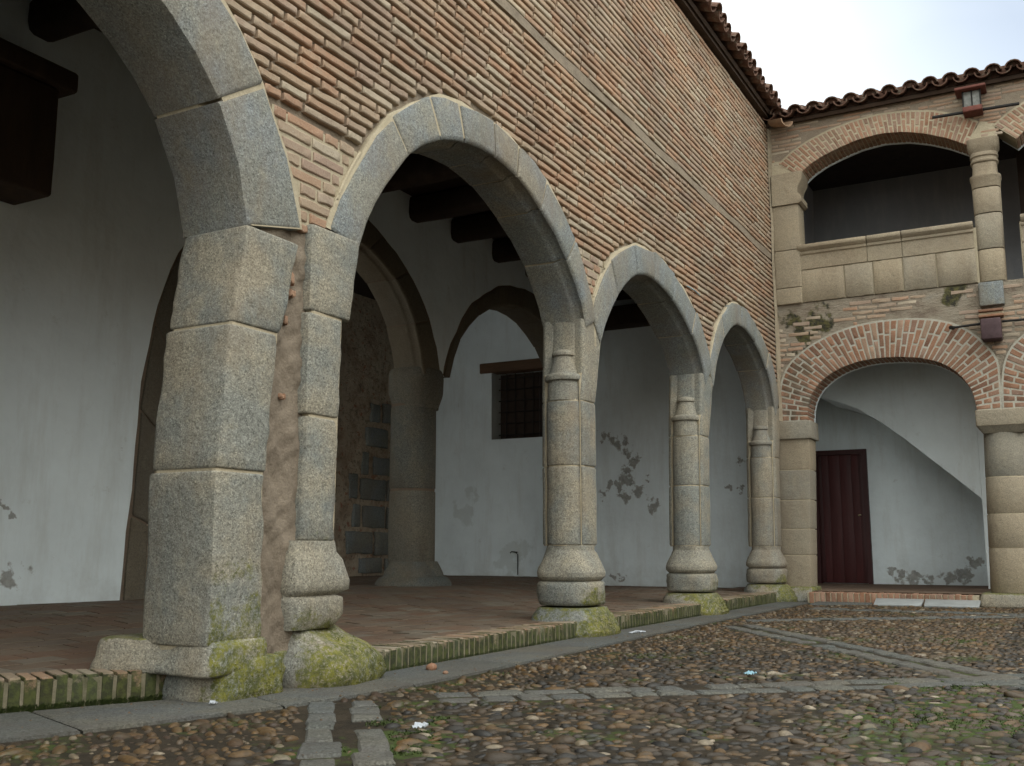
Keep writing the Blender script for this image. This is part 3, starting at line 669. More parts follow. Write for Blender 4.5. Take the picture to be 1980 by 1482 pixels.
rowlock(kp, (8.26, -.03), (10.72, -.03), .138, .24, .064, (0, -1))
rowlock(kp, (11.3, -.03), (14.02, -.03), .142, .24, .066, (0, -1))
kp.flush()
V = []; F = []
for p, q, nn in ((pA, pB, nA), (A(4.80, -.03), A(7.7, -.03), A(0, -1.)), (A(8.2, -.03), A(10.8, -.03), A(0, -1.)), (A(11.2, -.03), A(14.1, -.03), A(0, -1.))):
    k = len(V); f, b = .003, .25
    for c in (p, q): V += [A(*(c-nn*f), -.01), A(*(c-nn*f), .133), A(*(c-nn*b), .133), A(*(c-nn*b), -.01)]
    F += [[k+j, k+(j+1) % 4, k+4+(j+1) % 4, k+4+j] for j in range(4)]+[[k, k+3, k+2, k+1], [k+4, k+5, k+6, k+7]]
mk('mortar_core', V, F, MOK, kerb)

ground = mk('courtyard_ground', [(x, y, 0) for y in np.linspace(-30, 2.2, 12) for x in np.linspace(-14, 16, 12)], [[j*12+i, j*12+i+1, (j+1)*12+i+1, (j+1)*12+i] for j in range(11) for i in range(11)], DIRT); ground['kind'] = 'structure'
# granite edging strip at the foot of the kerb
strip = empty('stone_edging', (7, -.25, 0), None, None); strip['kind'] = 'structure'
sp_ = Pieces('paving_slab', STRIP, strip, True, 40)
inner = lambda x: float(np.interp(x, [1.0, 2.2, 3.78, 4.1, 14.2], [1.44, .87, .12, -.045, -.045]))
outer = lambda x: float(np.interp(x, [1.0, 2.56, 3.85, 4.8, 6.5, 9.0, 13.9], [.75, -.02, -.42, -.50, -.47, -.40, -.42]))
xs = [1.0, 1.9, 2.85, 3.72, 4.62, 5.75, 6.9, 8.05, 9.25, 10.4, 11.6, 12.7, 13.95]
for i, (a, b) in enumerate(zip(xs[:-1], xs[1:])):
    sh = .22 if a < 4.4 else .0; a2, b2 = a+.006, b-.006; S = []
    for e_, zz in ((0., .012), (.008, .018), (.5, .018), (.992, .018), (1., .012)):
        x = a2+(b2-a2)*e_; S.append([(x-.0, outer(x), -.01), (x, outer(x)+.003, zz-.004), (x, outer(x)+.012, zz), (x+sh*.9, inner(x+sh*.9), zz), (x+sh*.9, inner(x+sh*.9), -.01)])
    V, F = loft(S, .003, 2.); sp_.add(V, F)
sp_.flush()
# strips of small slabs crossing the court
pave = empty('slab_bands', (7, -2, 0), None, None); pave['kind'] = 'structure'
ps = Pieces('paving_slab', SLAB, pave, True, 40); BANDS = []
def band(p, q, wd=.36, two=True, lo=.12, hi=.30, z=.012):
    p, q = A(*p), A(*q); d = q-p; L_ = np.linalg.norm(d); d /= L_; n = A(-d[1], d[0]); BANDS.append((p, q, wd/2+.01))
    for side in ((-1, 1) if two else (0,)):
        s_ = random.uniform(0, .05)
        while s_ < L_:
            l = random.uniform(lo, hi)
            if random.random() < .04: s_ += l*.7; continue
            w_ = wd*(.36 if two else .9)*random.uniform(.85, 1.1); c = p+d*(s_+l/2)+n*(side*wd*.27+random.uniform(-.005, .005)); a = d*(l/2-.008); b = n*w_/2
            pts = [c-a-b, c+a-b, c+a+b, c-a+b]; pts = [x+rng.uniform(-.009, .009, 2) for x in pts]
            V, F = qbrick(*[A(*x, z) for x in pts], (0, 0, 1), .03, random.uniform(-.006, .001), .010, 1, .005); ps.add(V, F); s_ += l
            if not two and random.random() < .15: s_ += .05
band((3.99, -.50), (1.9, -2.17)); band((4.30, -.80), (6.45, -3.25), .34); band((9.6, -.75), (6.45, -3.1), .4); band((12.75, -.7), (12.45, -8), .34)
band((10.3, -.6), (12.6, -3.3), .28); band((6.5, -3.2), (9.5, -6.7), .36); band((6.4, -3.2), (3.4, -5.6), .36)
ps.flush()
# pebbles
cob = empty('cobble_paving', (6, -3, 0), None, None); cob['kind'] = 'structure'
t_ = (1+5**.5)/2
ico = np.array([(-1, t_, 0), (1, t_, 0), (-1, -t_, 0), (1, -t_, 0), (0, -1, t_), (0, 1, t_), (0, -1, -t_), (0, 1, -t_), (t_, 0, -1), (t_, 0, 1), (-t_, 0, -1), (-t_, 0, 1)])/math.hypot(1, t_)
icf = [(0, 11, 5), (0, 5, 1), (0, 1, 7), (0, 7, 10), (0, 10, 11), (1, 5, 9), (5, 11, 4), (11, 10, 2), (10, 7, 6), (7, 1, 8), (3, 9, 4), (3, 4, 2), (3, 2, 6), (3, 6, 8), (3, 8, 9), (4, 9, 5), (2, 4, 11), (6, 2, 10), (8, 6, 7), (9, 8, 1)]
def subdiv(V, F):
    V = [tuple(v) for v in V]; c = {}; G = []
    def mid(a, b):
        k = (min(a, b), max(a, b))
        if k not in c: m_ = nrmz((np.array(V[a])+np.array(V[b]))/2); V.append(tuple(m_)); c[k] = len(V)-1
        return c[k]
    for a, b, d in F: x, y_, z = mid(a, b), mid(b, d), mid(d, a); G += [(a, x, z), (b, y_, x), (d, z, y_), (x, y_, z)]
    return np.array(V), G
ico2, icf2 = subdiv(ico, icf)
icf = [f for f in icf if max(ico[i][2] for i in f) > .1]; icf2 = [f for f in icf2 if max(ico2[i][2] for i in f) > -.05]
pts = []; fh = A(cos(AZ), sin(AZ)); rt = A(sin(AZ), -cos(AZ))
x = 1.5
def inband(x, y):
    for p, q, w_ in BANDS:
        d = q-p; L_ = np.linalg.norm(d); d = d/L_; r = A(x, y)-p; s_ = r@d
        if -.02 < s_ < L_+.02 and abs(r[0]*d[1]-r[1]*d[0]) < w_: return True
    return False
SX, SY = .068, .044
for i in range(int(13.2/SX)):
    for j in range(int(8.8/SY)):
        x = 1.0+i*SX+(j % 2)*SX/2; y = .8-j*SY
        x += random.uniform(-.02, .02); y += random.uniform(-.014, .014)
        k = (A(x, y)-CAM[:2]); dpt = k@fh; lat = k@rt
        if dpt < 2.3 or abs(lat) > dpt*.66+.4: continue
        if x > 14.08 or y > outer(x)-.03 or inband(x, y): continue
        if dpt > 12 and random.random() < .15: continue
        if random.random() < .05: continue
        pts.append((x, y, dpt))
pts.sort(key=lambda p: p[2])
stf = {'near': [], 'far': []}; bigV = []; bigF = []; bigR = []; nb = 0
pieces = Pieces('cobble', COB, cob, True)
for i, (x, y, dpt) in enumerate(pts):
    near = dpt < 6.5; B_, Fc = (ico2, icf2) if near else (ico, icf)
    ang = random.gauss(AZ-pi/2, .35) if y < -1.0 else random.gauss(.9, .5); s_ = random.lognormvariate(0, .22); la, lb, lh = .028*s_*random.uniform(.7, 1.5), .016*s_*random.uniform(.8, 1.4), .0145*s_*random.uniform(.4, 1.2)
    P_ = B_*A(la, lb, lh); P_ = P_*(1+.16*wob(P_*14+i*1.7, 1.))[:, None]
    c, q = cos(ang), sin(ang); tilt = random.gauss(0, .12)
    P_[:, 2] += P_[:, 0]*tilt
    W_ = np.c_[P_[:, 0]*c-P_[:, 1]*q+x, P_[:, 0]*q+P_[:, 1]*c+y, P_[:, 2]+random.uniform(-.008, .0)]
    pn = .5+.5*float(wob(A(x*1.3, y*1.3, 0)[None], .7)[0]); r = random.random()
    # browns by the edging, slate-dark in the middle of the court
    rr = min(1, max(0, (r**1.0)*.97)) if r > .12 else r*.4
    if y > -.9 or (x > 7.5 and y > -3): rr = .38+rr*.60
    else: rr = rr*.98 if random.random() < .5 else rr*.7
    if random.random() < .035: rr = random.uniform(.93, 1)
    if i < 1500: pieces.add(W_, [list(f) for f in Fc], rr)
    else: bigV.append(W_); bigF.append(np.array(Fc)+nb); bigR.append(np.full(len(W_), rr)); nb += len(W_)
pieces.a.sort(key=lambda t: -px_size(t[0]))
for V, F, r in pieces.a[298:]:
    bigV.append(V); bigF.append(np.array(F)+nb); bigR.append(np.full(len(V), r)); nb += len(V)
pieces.a = pieces.a[:298]; pieces.flush(298)
o = mk('cobbles', np.concatenate(bigV), np.concatenate(bigF), COB, cob, np.concatenate(bigR), True); o['kind'] = 'stuff'
print('cobbles', len(pts))

# ------------------------------------------------------------------ inner arcade, back rooms
iw = empty('inner_wall', (8, 3.6, .2), 'white plastered inner wall behind the porch, carried by two dark stone arches', 'wall')
E_out = smoothline([(6.03, .1), (6.05, 1.0), (6.12, 2.2), (6.22, 2.85), (6.4, 3.3), (6.7, 3.75), (7.1, 4.15), (7.7, 4.48), (8.5, 4.62), (9.3, 4.5), (9.9, 4.22), (10.3, 3.91), (10.55, 3.60), (10.74, 3.27), (10.83, 2.9)], 90, 2)
E_in = smoothline([(6.26, .1), (6.27, 1.0), (6.34, 2.2), (6.42, 2.75), (6.55, 3.15), (6.8, 3.55), (7.2, 3.92), (7.8, 4.18), (8.5, 4.29), (9.2, 4.2), (9.65, 4.02), (9.98, 3.8), (10.22, 3.5), (10.38, 3.15), (10.45, 2.85)], 90, 2)
G_out = smoothline([(10.93, 2.9), (11.0, 3.15), (11.14, 3.42), (11.39, 3.77), (11.66, 4.02), (12.0, 4.24), (12.4, 4.42), (12.84, 4.53), (13.3, 4.55), (13.9, 4.45), (14.45, 4.15), (14.9, 3.7), (15.15, 3.2), (15.2, 2.9)], 60, 2)
G_in = smoothline([(11.08, 2.9), (11.15, 3.12), (11.3, 3.4), (11.5, 3.63), (11.85, 3.9), (12.3, 4.12), (12.8, 4.24), (13.3, 4.25), (13.8, 4.14), (14.25, 3.92), (14.6, 3.6), (14.82, 3.2), (14.9, 2.9)], 60, 2)
def zl3(u):
    z = 2.9
    for o_ in (E_out, G_out):
        a, b = o_[:, 0].min(), o_[:, 0].max()
        if a+.01 < u < b-.01: z = float(np.interp(u, *(o_[np.argsort(o_[:, 0])].T)))-.02
    return z if u > 6.045 else 0.
us = np.r_[np.linspace(-2, 6.03, 6), np.linspace(6.051, 15.3, 160)]
strip_wall('plaster_face', W3, us, [zl3(u) for u in us], 5.2, .0, .5, PL, iw)
ja = [0, .10, .2, .29, .37, .45, .53, .61, .69, .77, .84, .92, 1]
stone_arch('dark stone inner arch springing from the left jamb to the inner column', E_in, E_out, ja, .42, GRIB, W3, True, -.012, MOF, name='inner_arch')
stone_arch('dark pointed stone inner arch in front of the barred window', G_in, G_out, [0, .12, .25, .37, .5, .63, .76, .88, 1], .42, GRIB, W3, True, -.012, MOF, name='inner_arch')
ic = empty('inner_column', (10.62, 3.65, .26), 'round grey column standing deep inside the porch under two dark arches', 'column')
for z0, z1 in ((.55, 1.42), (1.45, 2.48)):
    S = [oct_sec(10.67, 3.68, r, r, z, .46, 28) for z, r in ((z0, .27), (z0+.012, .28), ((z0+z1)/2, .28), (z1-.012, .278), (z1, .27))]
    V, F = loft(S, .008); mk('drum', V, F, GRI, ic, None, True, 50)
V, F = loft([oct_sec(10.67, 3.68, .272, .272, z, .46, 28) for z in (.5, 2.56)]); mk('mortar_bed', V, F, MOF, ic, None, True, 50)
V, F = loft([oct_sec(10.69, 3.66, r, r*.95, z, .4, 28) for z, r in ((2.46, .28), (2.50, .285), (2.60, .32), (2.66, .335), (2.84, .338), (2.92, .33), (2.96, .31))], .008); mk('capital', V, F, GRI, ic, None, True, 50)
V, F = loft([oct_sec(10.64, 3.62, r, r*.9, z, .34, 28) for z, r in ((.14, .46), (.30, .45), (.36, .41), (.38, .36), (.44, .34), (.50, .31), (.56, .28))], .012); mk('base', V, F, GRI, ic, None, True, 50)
V, F = loft([oct_sec(15.05, 3.66, .26, .26, z, .3, 20) for z in (.1, 2.9)], .01); mk('wall_pier', V, F, GRI, iw, None, True, 50)

ew = empty('end_wall', (15.4, 3.5, .1), 'white plastered end wall of the porch with brown peeled patches and a barred window niche', 'wall')
Y0, Y1, ZB, ZT = 3.9, 5.2, 2.58, 3.76
boxes('plaster_face', [((15.3, .28, 0), (15.75, Y0, 5.2)), ((15.3, Y1, 0), (15.75, 7.3, 5.2)), ((15.3, Y0, 0), (15.75, Y1, ZB)), ((15.3, Y0, ZT+.0), (15.75, Y1, 5.2))], PLE, ew)
win = empty('barred_window', (15.5, 4.45, 2.6), 'dark barred window with brown wooden lintel in the white end wall', 'window')
boxes('shutter', [((15.62, Y0, ZB), (15.68, 4.42, ZT)), ((15.625, 4.43, ZB), (15.68, Y1, ZT))], WDC, win)
box('lintel', (15.255, 3.6, 3.755), (15.52, 5.42, 3.93), WDL, win, .015, rough=.006)
for k in range(7): yb = Y0+.1+k*.175; tube('grille_bar', [(15.57, yb, ZB), (15.57, yb, ZT)], .009, IR, win, 6)
for k in range(6): zb = ZB+.1+k*.2; tube('grille_bar', [(15.555, Y0, zb), (15.555, Y1, zb)], .008, IR, win, 6)
boxes('gallery_end', [((-2.3, .4, 0), (-2, 3.9, 5.2))], PL, iw)  # unseen end wall, added to keep side daylight off the inner wall
bw = empty('rubble_wall', (10, 7.1, .2), 'rough brown rubble wall with grey ashlar blocks at the back of the porch', 'wall')
nu, nv = 120, 50; V = np.array([(5+10.4*i/(nu-1), 7.05, 5.2*j/(nv-1)) for j in range(nv) for i in range(nu)]); V[:, 1] += .02*wob(V, 1.6)+.02*wob(V, 5.)+.012*wob(V[:, ::-1], 11.)
mk('rubble_face', V, [[j*nu+i, j*nu+i+1, (j+1)*nu+i+1, (j+1)*nu+i] for j in range(nv-1) for i in range(nu-1)], RU, bw, None, True)
boxes('rubble_core', [((4, 7.2, 0), (15.7, 7.5, 5.2))], RU, bw)
ab = Pieces('ashlar_block', granite('granite_blue', .2, dark=.95), bw, True, 50); W4 = Plane('y', 7.015)
for a, c, b, d in ((14.27, 3.22, 14.54, 2.90), (14.63, 3.26, 15.09, 2.92), (14.15, 2.79, 14.79, 2.46), (14.89, 2.78, 15.10, 2.43), (14.05, 2.35, 14.23, 1.97), (14.37, 2.29, 14.86, 1.99), (14.90, 2.33, 15.08, 1.97), (13.73, 1.96, 13.94, 1.55), (14.01, 1.90, 14.73, 1.54), (14.77, 1.90, 15.03, 1.54), (13.83, 1.45, 14.03, 1.08), (14.10, 1.44, 14.73, 1.07), (14.80, 1.43, 15.03, 1.06), (13.68, 1.0, 14.40, .63), (14.47, 1.0, 14.97, .6), (14.03, .55, 14.68, .3), (14.78, .54, 14.96, .3)):
    V, F = qbrick(W4.p(a, d), W4.p(b, d), W4.p(b, c), W4.p(a, c), W4.n, .12, .01, .02, 3, .01); ab.add(V, F, random.random()*.4)
ab.flush()
rb = Pieces('brick', brickmat('brick_backroom', .6, .2, red=True), bw, True, 40)
rows(rb, W4, 6.5, 9.2, .35, 3.4, .085, .05, (.22, .34), [], .02, .08, .0, .006, .008, 1, lambda u, z: sin(u*3+z*5)+sin(z*7.7) > -.3)
rb.flush()

# ceiling of the porch
ceil = mk('porch_ceiling', [(-2, 0.4, 5.08), (15.5, .4, 5.08), (15.5, 7.4, 5.08), (5.2, 7.4, 5.08), (5.2, 3.9, 5.08), (-2, 3.9, 5.08)], [[5, 4, 1, 0], [4, 3, 2, 1]], WDC); ceil['kind'] = 'structure'
roofdeck = boxes('porch_roof_slab', [((-2, .4, 5.12), (15.5, 3.9, 5.25)), ((5.2, 3.9, 5.12), (15.5, 7.4, 5.25))], WDC); roofdeck['kind'] = 'structure'
for k in range(14):
    x = 1.75+k*1.05+(.0 if k % 2 else .06); r = .13
    S = [[(x+r*np.sign(cos(q))*abs(cos(q))**.55+.012*sin(yy*2+k), yy, 4.92+.155*np.sign(sin(q))*abs(sin(q))**.55) for q in np.linspace(.2, 2*pi+.2, 12, endpoint=False)] for yy in np.linspace(.42, 3.45, 7)]
    V, F = loft(S, .015); o = mk('ceiling_beam', V, F, WDC, None, None, True, 50)
    prop(o, 'dark rough ceiling beam spanning the porch from arcade to inner wall', 'beam', 'ceiling beams of the porch')
o = box('wall_plate', (14.95, .46, 4.28), (15.29, 3.38, 4.6), WDC, None, .02); prop(o, 'dark heavy beam across the white wall at the top of the third arch', 'beam')
cb = empty('wooden_corbel', (4.9, 3.3, 3.5), 'dark wooden box bracket high on the white wall in the largest arch', 'bracket')
box('post', (3.9, 2.95, 3.32), (4.76, 3.38, 4.17), WD, cb, .02, rough=.01); box('cap', (3.8, 2.9, 4.18), (4.88, 3.38, 4.34), WD, cb, .02, rough=.01)
tap = empty('water_tap', (15.25, 4.72, .3), 'small water tap with pipe low on the white end wall', 'tap')
tube('pipe', [(15.27, 4.67, .28), (15.27, 4.67, .62), (15.22, 4.69, .66)], .007, IR, tap); tube('spout', [(15.27, 4.67, .655), (15.22, 4.76, .665), (15.21, 4.78, .64)], .009, IR, tap)

# ------------------------------------------------------------------ far loggia (W2)
loggia = empty('loggia_wall', (14.7, -2.8, 2.5), 'weathered tan masonry wall of the two storey loggia closing the courtyard', 'wall')
lin = [(-.39, 2.50), (-.41, 2.72), (-.46, 2.86), (-.56, 3.0), (-.71, 3.12), (-.89, 3.21), (-1.12, 3.275), (-1.37, 3.30), (-1.66, 3.29), (-1.93, 3.25), (-2.12, 3.19), (-2.27, 3.10), (-2.39, 2.99), (-2.48, 2.86), (-2.54, 2.72), (-2.57, 2.50)]
lout = [(-.0, 2.50), (-.01, 2.84), (-.06, 3.12), (-.15, 3.30), (-.28, 3.42), (-.46, 3.55), (-.78, 3.70), (-1.05, 3.77), (-1.37, 3.81), (-1.75, 3.81), (-2.08, 3.77), (-2.34, 3.69), (-2.58, 3.53), (-2.74, 3.34), (-2.86, 3.15), (-2.86, 2.50)]
uin = [(-.41, 6.09), (-.55, 6.21), (-.75, 6.32), (-.98, 6.40), (-1.27, 6.48), (-1.59, 6.51), (-1.91, 6.47), (-2.17, 6.39), (-2.44, 6.27), (-2.69, 6.12)]
uout = [(-.15, 6.33), (-.33, 6.47), (-.58, 6.60), (-.88, 6.70), (-1.22, 6.77), (-1.57, 6.80), (-1.93, 6.77), (-2.28, 6.70), (-2.60, 6.57), (-2.84, 6.42)]
lin, lout, uin, uout = [smoothline(p, 60, 1) for p in (lin, lout, uin, uout)]
PER = 2.88
def sh(P, k): return P-np.array([PER*k, 0])
us = np.linspace(-PER*3, .02, 300)
def zlw(u, o_, zmin):
    k = min(2, max(0, int((-u)//PER))); v = u+PER*k
    a, b = o_[:, 0].min(), o_[:, 0].max()
    return max(zmin, np.interp(v, *(o_[np.argsort(o_[:, 0])].T))-.03) if a+.02 < v < b-.02 else zmin
strip_wall('lower_masonry', W2, us, [zlw(u, lout, 2.5) for u in us], 4.19, .012, .44, LI, loggia)
strip_wall('upper_masonry', W2, us, [zlw(u, uout, 6.16) for u in us], 6.92, .012, .40, mortar('mortar_pink', (.31, .255, .19), (.23, .18, .135), .9), loggia)
bs1 = Pieces('brick', BRU, loggia, True, 40)
lc = [lambda z, k=k: (lambda s_: (s_[0]-.02, s_[1]+.02) if s_ else None)(span_at(sh(lout, k), z)) for k in range(3)]
uc = [lambda z, k=k: (lambda s_: (s_[0]-.02, s_[1]+.02) if s_ else None)(span_at(sh(uout, k), z)) for k in range(3)]
rows(bs1, W2, -5.7, -.02, 3.0, 4.15, .072, .045, (.2, .33), lc, .02, .05, -.006, .006, .006, 1, lambda u, z: (sin(u*4.1+1)+sin(z*9+u*2)+sin(u*9.3) > .2 and z > 3.6) or (z < 3.6 and (u > -.5 or -3.3 < u < -2.4)))
rows(bs1, W2, -5.7, -.02, 6.20, 6.90, .055, .036, (.22, .42), uc, .016, .05, -.004, .005, .006, 1, lambda u, z: random.random() < .8)
bs1.flush()
for poly in ([(-2.69, 6.155), (-2.87, 6.43), (-3.03, 6.37), (-3.07, 6.155)], [(-.03, 6.12), (-.42, 6.12), (-.19, 6.36), (-.03, 6.38)]):
    mk('springer', *loft([[(x, y, z) for y, z in poly] for x in (14.507, 14.88)]), MOC, loggia)
mk('corner_joint', *loft([[(14.44-.03*abs(sin(z*2.3))-.02*abs(sin(z*7)), -.01, z), (14.455, -.028-.008*sin(z*5), z), (14.51, -.03-.02*abs(sin(z*3.1)), z), (14.51, .02, z)] for z in np.linspace(2.5, 6.88, 60)]), mortar('mortar_corner', (.36, .30, .215), (.27, .22, .155), .8), loggia)
def brick_arch(label, inn, outl, N, k, mat, mmat, splits, depth=.42, soff=3):
    I, O = sh(inn, k), sh(outl, k); b = W2.p(I[len(I)//2][0], I[:, 1].min())
    t = empty('brick_arch', b, label, 'arch')
    ts = np.linspace(0, 1, N+1); pi_, po_ = rs_line(I, t=ts), rs_line(O, t=ts); pcs = Pieces('brick', mat, t, True, 40)
    for i in range(N):
        g = .135; a0 = pi_[i]+(pi_[i+1]-pi_[i])*g; a1 = pi_[i+1]+(pi_[i]-pi_[i+1])*g; b0 = po_[i]+(po_[i+1]-po_[i])*g; b1 = po_[i+1]+(po_[i]-po_[i+1])*g
        w_ = np.linalg.norm(b0-a0); gg = .012/w_; cutl = splits[i % len(splits)]; fr = [0]+[c+random.uniform(-.02, .02) for c in cutl]+[1]
        for q, (f0, f1) in enumerate(zip(fr[:-1], fr[1:])):
            f0, f1 = f0+(gg if q else 0), f1-gg
            V, F = qbrick(W2.p(*(a0+(b0-a0)*f0)), W2.p(*(a0+(b0-a0)*f1)), W2.p(*(a1+(b1-a1)*f1)), W2.p(*(a1+(b1-a1)*f0)), W2.n, .1 if q == 0 else .05, .004, .005, 1, .003); pcs.add(V, F)
        # soffit bricks
        d = (depth-.1)/soff; nn = nrmz(W2.p(*((pi_[i]+pi_[i+1])/2-(po_[i]+po_[i+1])/2))-W2.p(0, 0)); off = .5*d*(i % 2)
        for q in range(soff+1):
            d0, d1 = .10+q*d-off, .10+(q+1)*d-off-.012; d0 = max(d0, .105); d1 = min(d1, depth)
            if d1-d0 < .03: continue
            V, F = qbrick(W2.p(*a0, d0), W2.p(*a0, d1), W2.p(*a1, d1), W2.p(*a1, d0), nn, .05, .002, .005, 0, .002, True); pcs.add(V, F)
    pcs.flush(298)
    S = []
    for x in np.linspace(0, 1, 50):
        i_, o_ = rs_line(I, t=x)[0], rs_line(O, t=x)[0]; d = nrmz(o_-i_); w_ = np.linalg.norm(o_-i_)
        S.append([W2.p(*(i_+d*(w_+.014)), depth-.005), W2.p(*(i_+d*(w_+.014)), .002), W2.p(*(i_+d*.006), .002), W2.p(*(i_+d*.006), depth-.005)])
    mk('mortar_bed', *loft(S), mmat, t)
    S = [[W2.p(*(rs_line(I, t=x)[0]+nrmz(rs_line(O, t=x)[0]-rs_line(I, t=x)[0])*q), d_) for q, d_ in ((-.006, depth-.004), (-.006, depth+.05), (.25, depth+.05), (.25, depth-.004))] for x in np.linspace(0, 1, 50)]
    mk('plaster_rim', *loft(S), PL, t)
    return t
sp3 = [(.30, .66), (.62,), (.36, .75), (.5,)]
for k, lab in ((0, 'lower brick arch with white pointing around the dark red door'), (1, 'lower brick arch cut off by the right edge, beyond the purple bracket')):
    brick_arch(lab, lin, lout, 50, k, BRR, MOW, sp3)
for k, lab in ((0, 'upper faded brick arch over the dark loggia opening beside the corner'), (1, 'upper brick arch at the right edge, beyond the carved column')):
    brick_arch(lab, uin, uout, 44, k, BRUA, MOC, [(.62,), (.34,)])
# piers below: imposts, drums, feet
def sqp(y0, y1, x0, x1): return [(x0, y0), (x1, y0), (x1, y1), (x0, y1)]
for k, lab in ((-1, 'pale stone half pier in the corner under the lower brick arch'), (0, 'round stone pier with square impost at the right edge, under the purple bracket'), (1, 'stone pier beyond the right edge')):
    t = empty('stone_pier', (14.7, 0 if k < 0 else -2.88-PER*k, 0), lab, 'pier')
    if k < 0:
        V, F = loft([[(x, y, z) for x, y in sqp(-.325+(z-.1)*-.035, .05, 14.475, 14.8)] for z in (.1, 2.3)]); mk('mortar_bed', V, F, MOC, t)
        for z0, z1 in ((.16, .62), (.632, .98), (.992, 1.38), (1.392, 1.80), (1.812, 2.235)):
            V, F = block(sqp(-.33+(z0-.1)*-.035, .06, 14.47, 14.90), z0, z1, .003, sqp(-.33+(z1-.1)*-.035, .06, 14.47, 14.90), .005, 3., 4, .02); mk('stone_block', V, F, GRT, t, None, True, 50)
        V, F = block(sqp(-.44, .06, 14.43, 14.94), 2.24, 2.49, .006, None, .01, 3., 4, .02); mk('impost', V, F, GRT, t, None, True, 50)
        V, F = block(sqp(-.42, .2, 14.28, 14.9), .0, .20, .025, sqp(-.38, .16, 14.36, 14.9), .03, 5., 5, .05); mk('footing_stone', V, F, GRB, t, None, True, 50)
    else:
        y = -2.86-PER*k
        for z0, z1 in ((.16, .72), (.732, 1.15), (1.162, 1.62), (1.632, 2.20)):
            rr = lambda z: .305-.025*z
            V, F = loft([oct_sec(14.74, y, rr(z)-q, rr(z)-q, z, .44, 30) for z, q in ((z0, .004), (z0+.006, 0), ((z0+z1)/2, 0), (z1-.006, 0), (z1, .004))], .003); mk('drum', V, F, GRT, t, None, True, 50)
        V, F = loft([oct_sec(14.74, y, .3015-.025*z, .3015-.025*z, z, .44, 30) for z in (.1, 2.3)]); mk('mortar_bed', V, F, MOC, t, None, True)
        V, F = block(sqp(y-.31, y+.31, 14.42, 15.0), 2.28, 2.49, .008, None, .012, 3., 4, .03); mk('impost', V, F, GRT, t, None, True, 50)
        V, F = block(sqp(y-.24, y+.24, 14.5, 14.96), 2.19, 2.28, .004, sqp(y-.30, y+.30, 14.43, 14.99), .0, 3., 4, .03); mk('necking', V, F, GRT, t, None, True, 50)
        V, F = block(sqp(y-.42, y+.40, 14.12, 15.1), 0, .16, .02, sqp(y-.38, y+.37, 14.15, 15.1), .02, 4., 4, .05); mk('footing_stone', V, F, GR, t, None, True, 50)
# parapets between upper columns
for k, lab in ((0, 'tan ashlar parapet with moulded coping between the corner post and the carved column'), (1, 'tan ashlar parapet cut off at the right edge beyond the carved column')):
    t = empty('parapet', (14.6, -1.5-PER*k, 4.2), lab, 'parapet')
    boxes('mortar_core', [((14.515, -2.72-PER*k, 4.2), (14.75, -.36-PER*k, 4.96))], MOC, t)
    J = [-.37, -.99, -1.38, -1.77, -2.20, -2.70]; J2 = [-.37, -1.32, -1.78, -2.69]
    for a, b in zip(J[:-1], J[1:]):
        a, b = a-.007-PER*k, b+.007-PER*k
        V, F = qbrick(W2.p(b, 4.20), W2.p(a, 4.20), W2.p(a, 4.665), W2.p(b, 4.665), W2.n, .03, .006, .005, 4, .006); mk('ashlar_block', V, F, GRT, t, random.uniform(.45, 1), True, 50)
    for a, b in zip(J2[:-1], J2[1:]):
        a, b = a-.006-PER*k, b+.006-PER*k; pr = [(.0, 4.68), (.0, 4.885), (.02, 4.90), (.022, 4.925), (.01, 4.935), (.035, 4.955), (.06, 4.98), (.062, 5.01), (.045, 5.035), (-.25, 5.04), (-.25, 4.68)]
        S = [[(14.49-q[0]*(0.9 if e_ else 1), yy, q[1]) for q in pr] for yy, e_ in ((a, 1), (a-.008, 0), ((a+b)/2, 0), (b+.008, 0), (b, 1))]
        V, F = loft(S, .005); mk('coping_stone', V, F, GRT, t, random.uniform(.35, 1), True, 40)
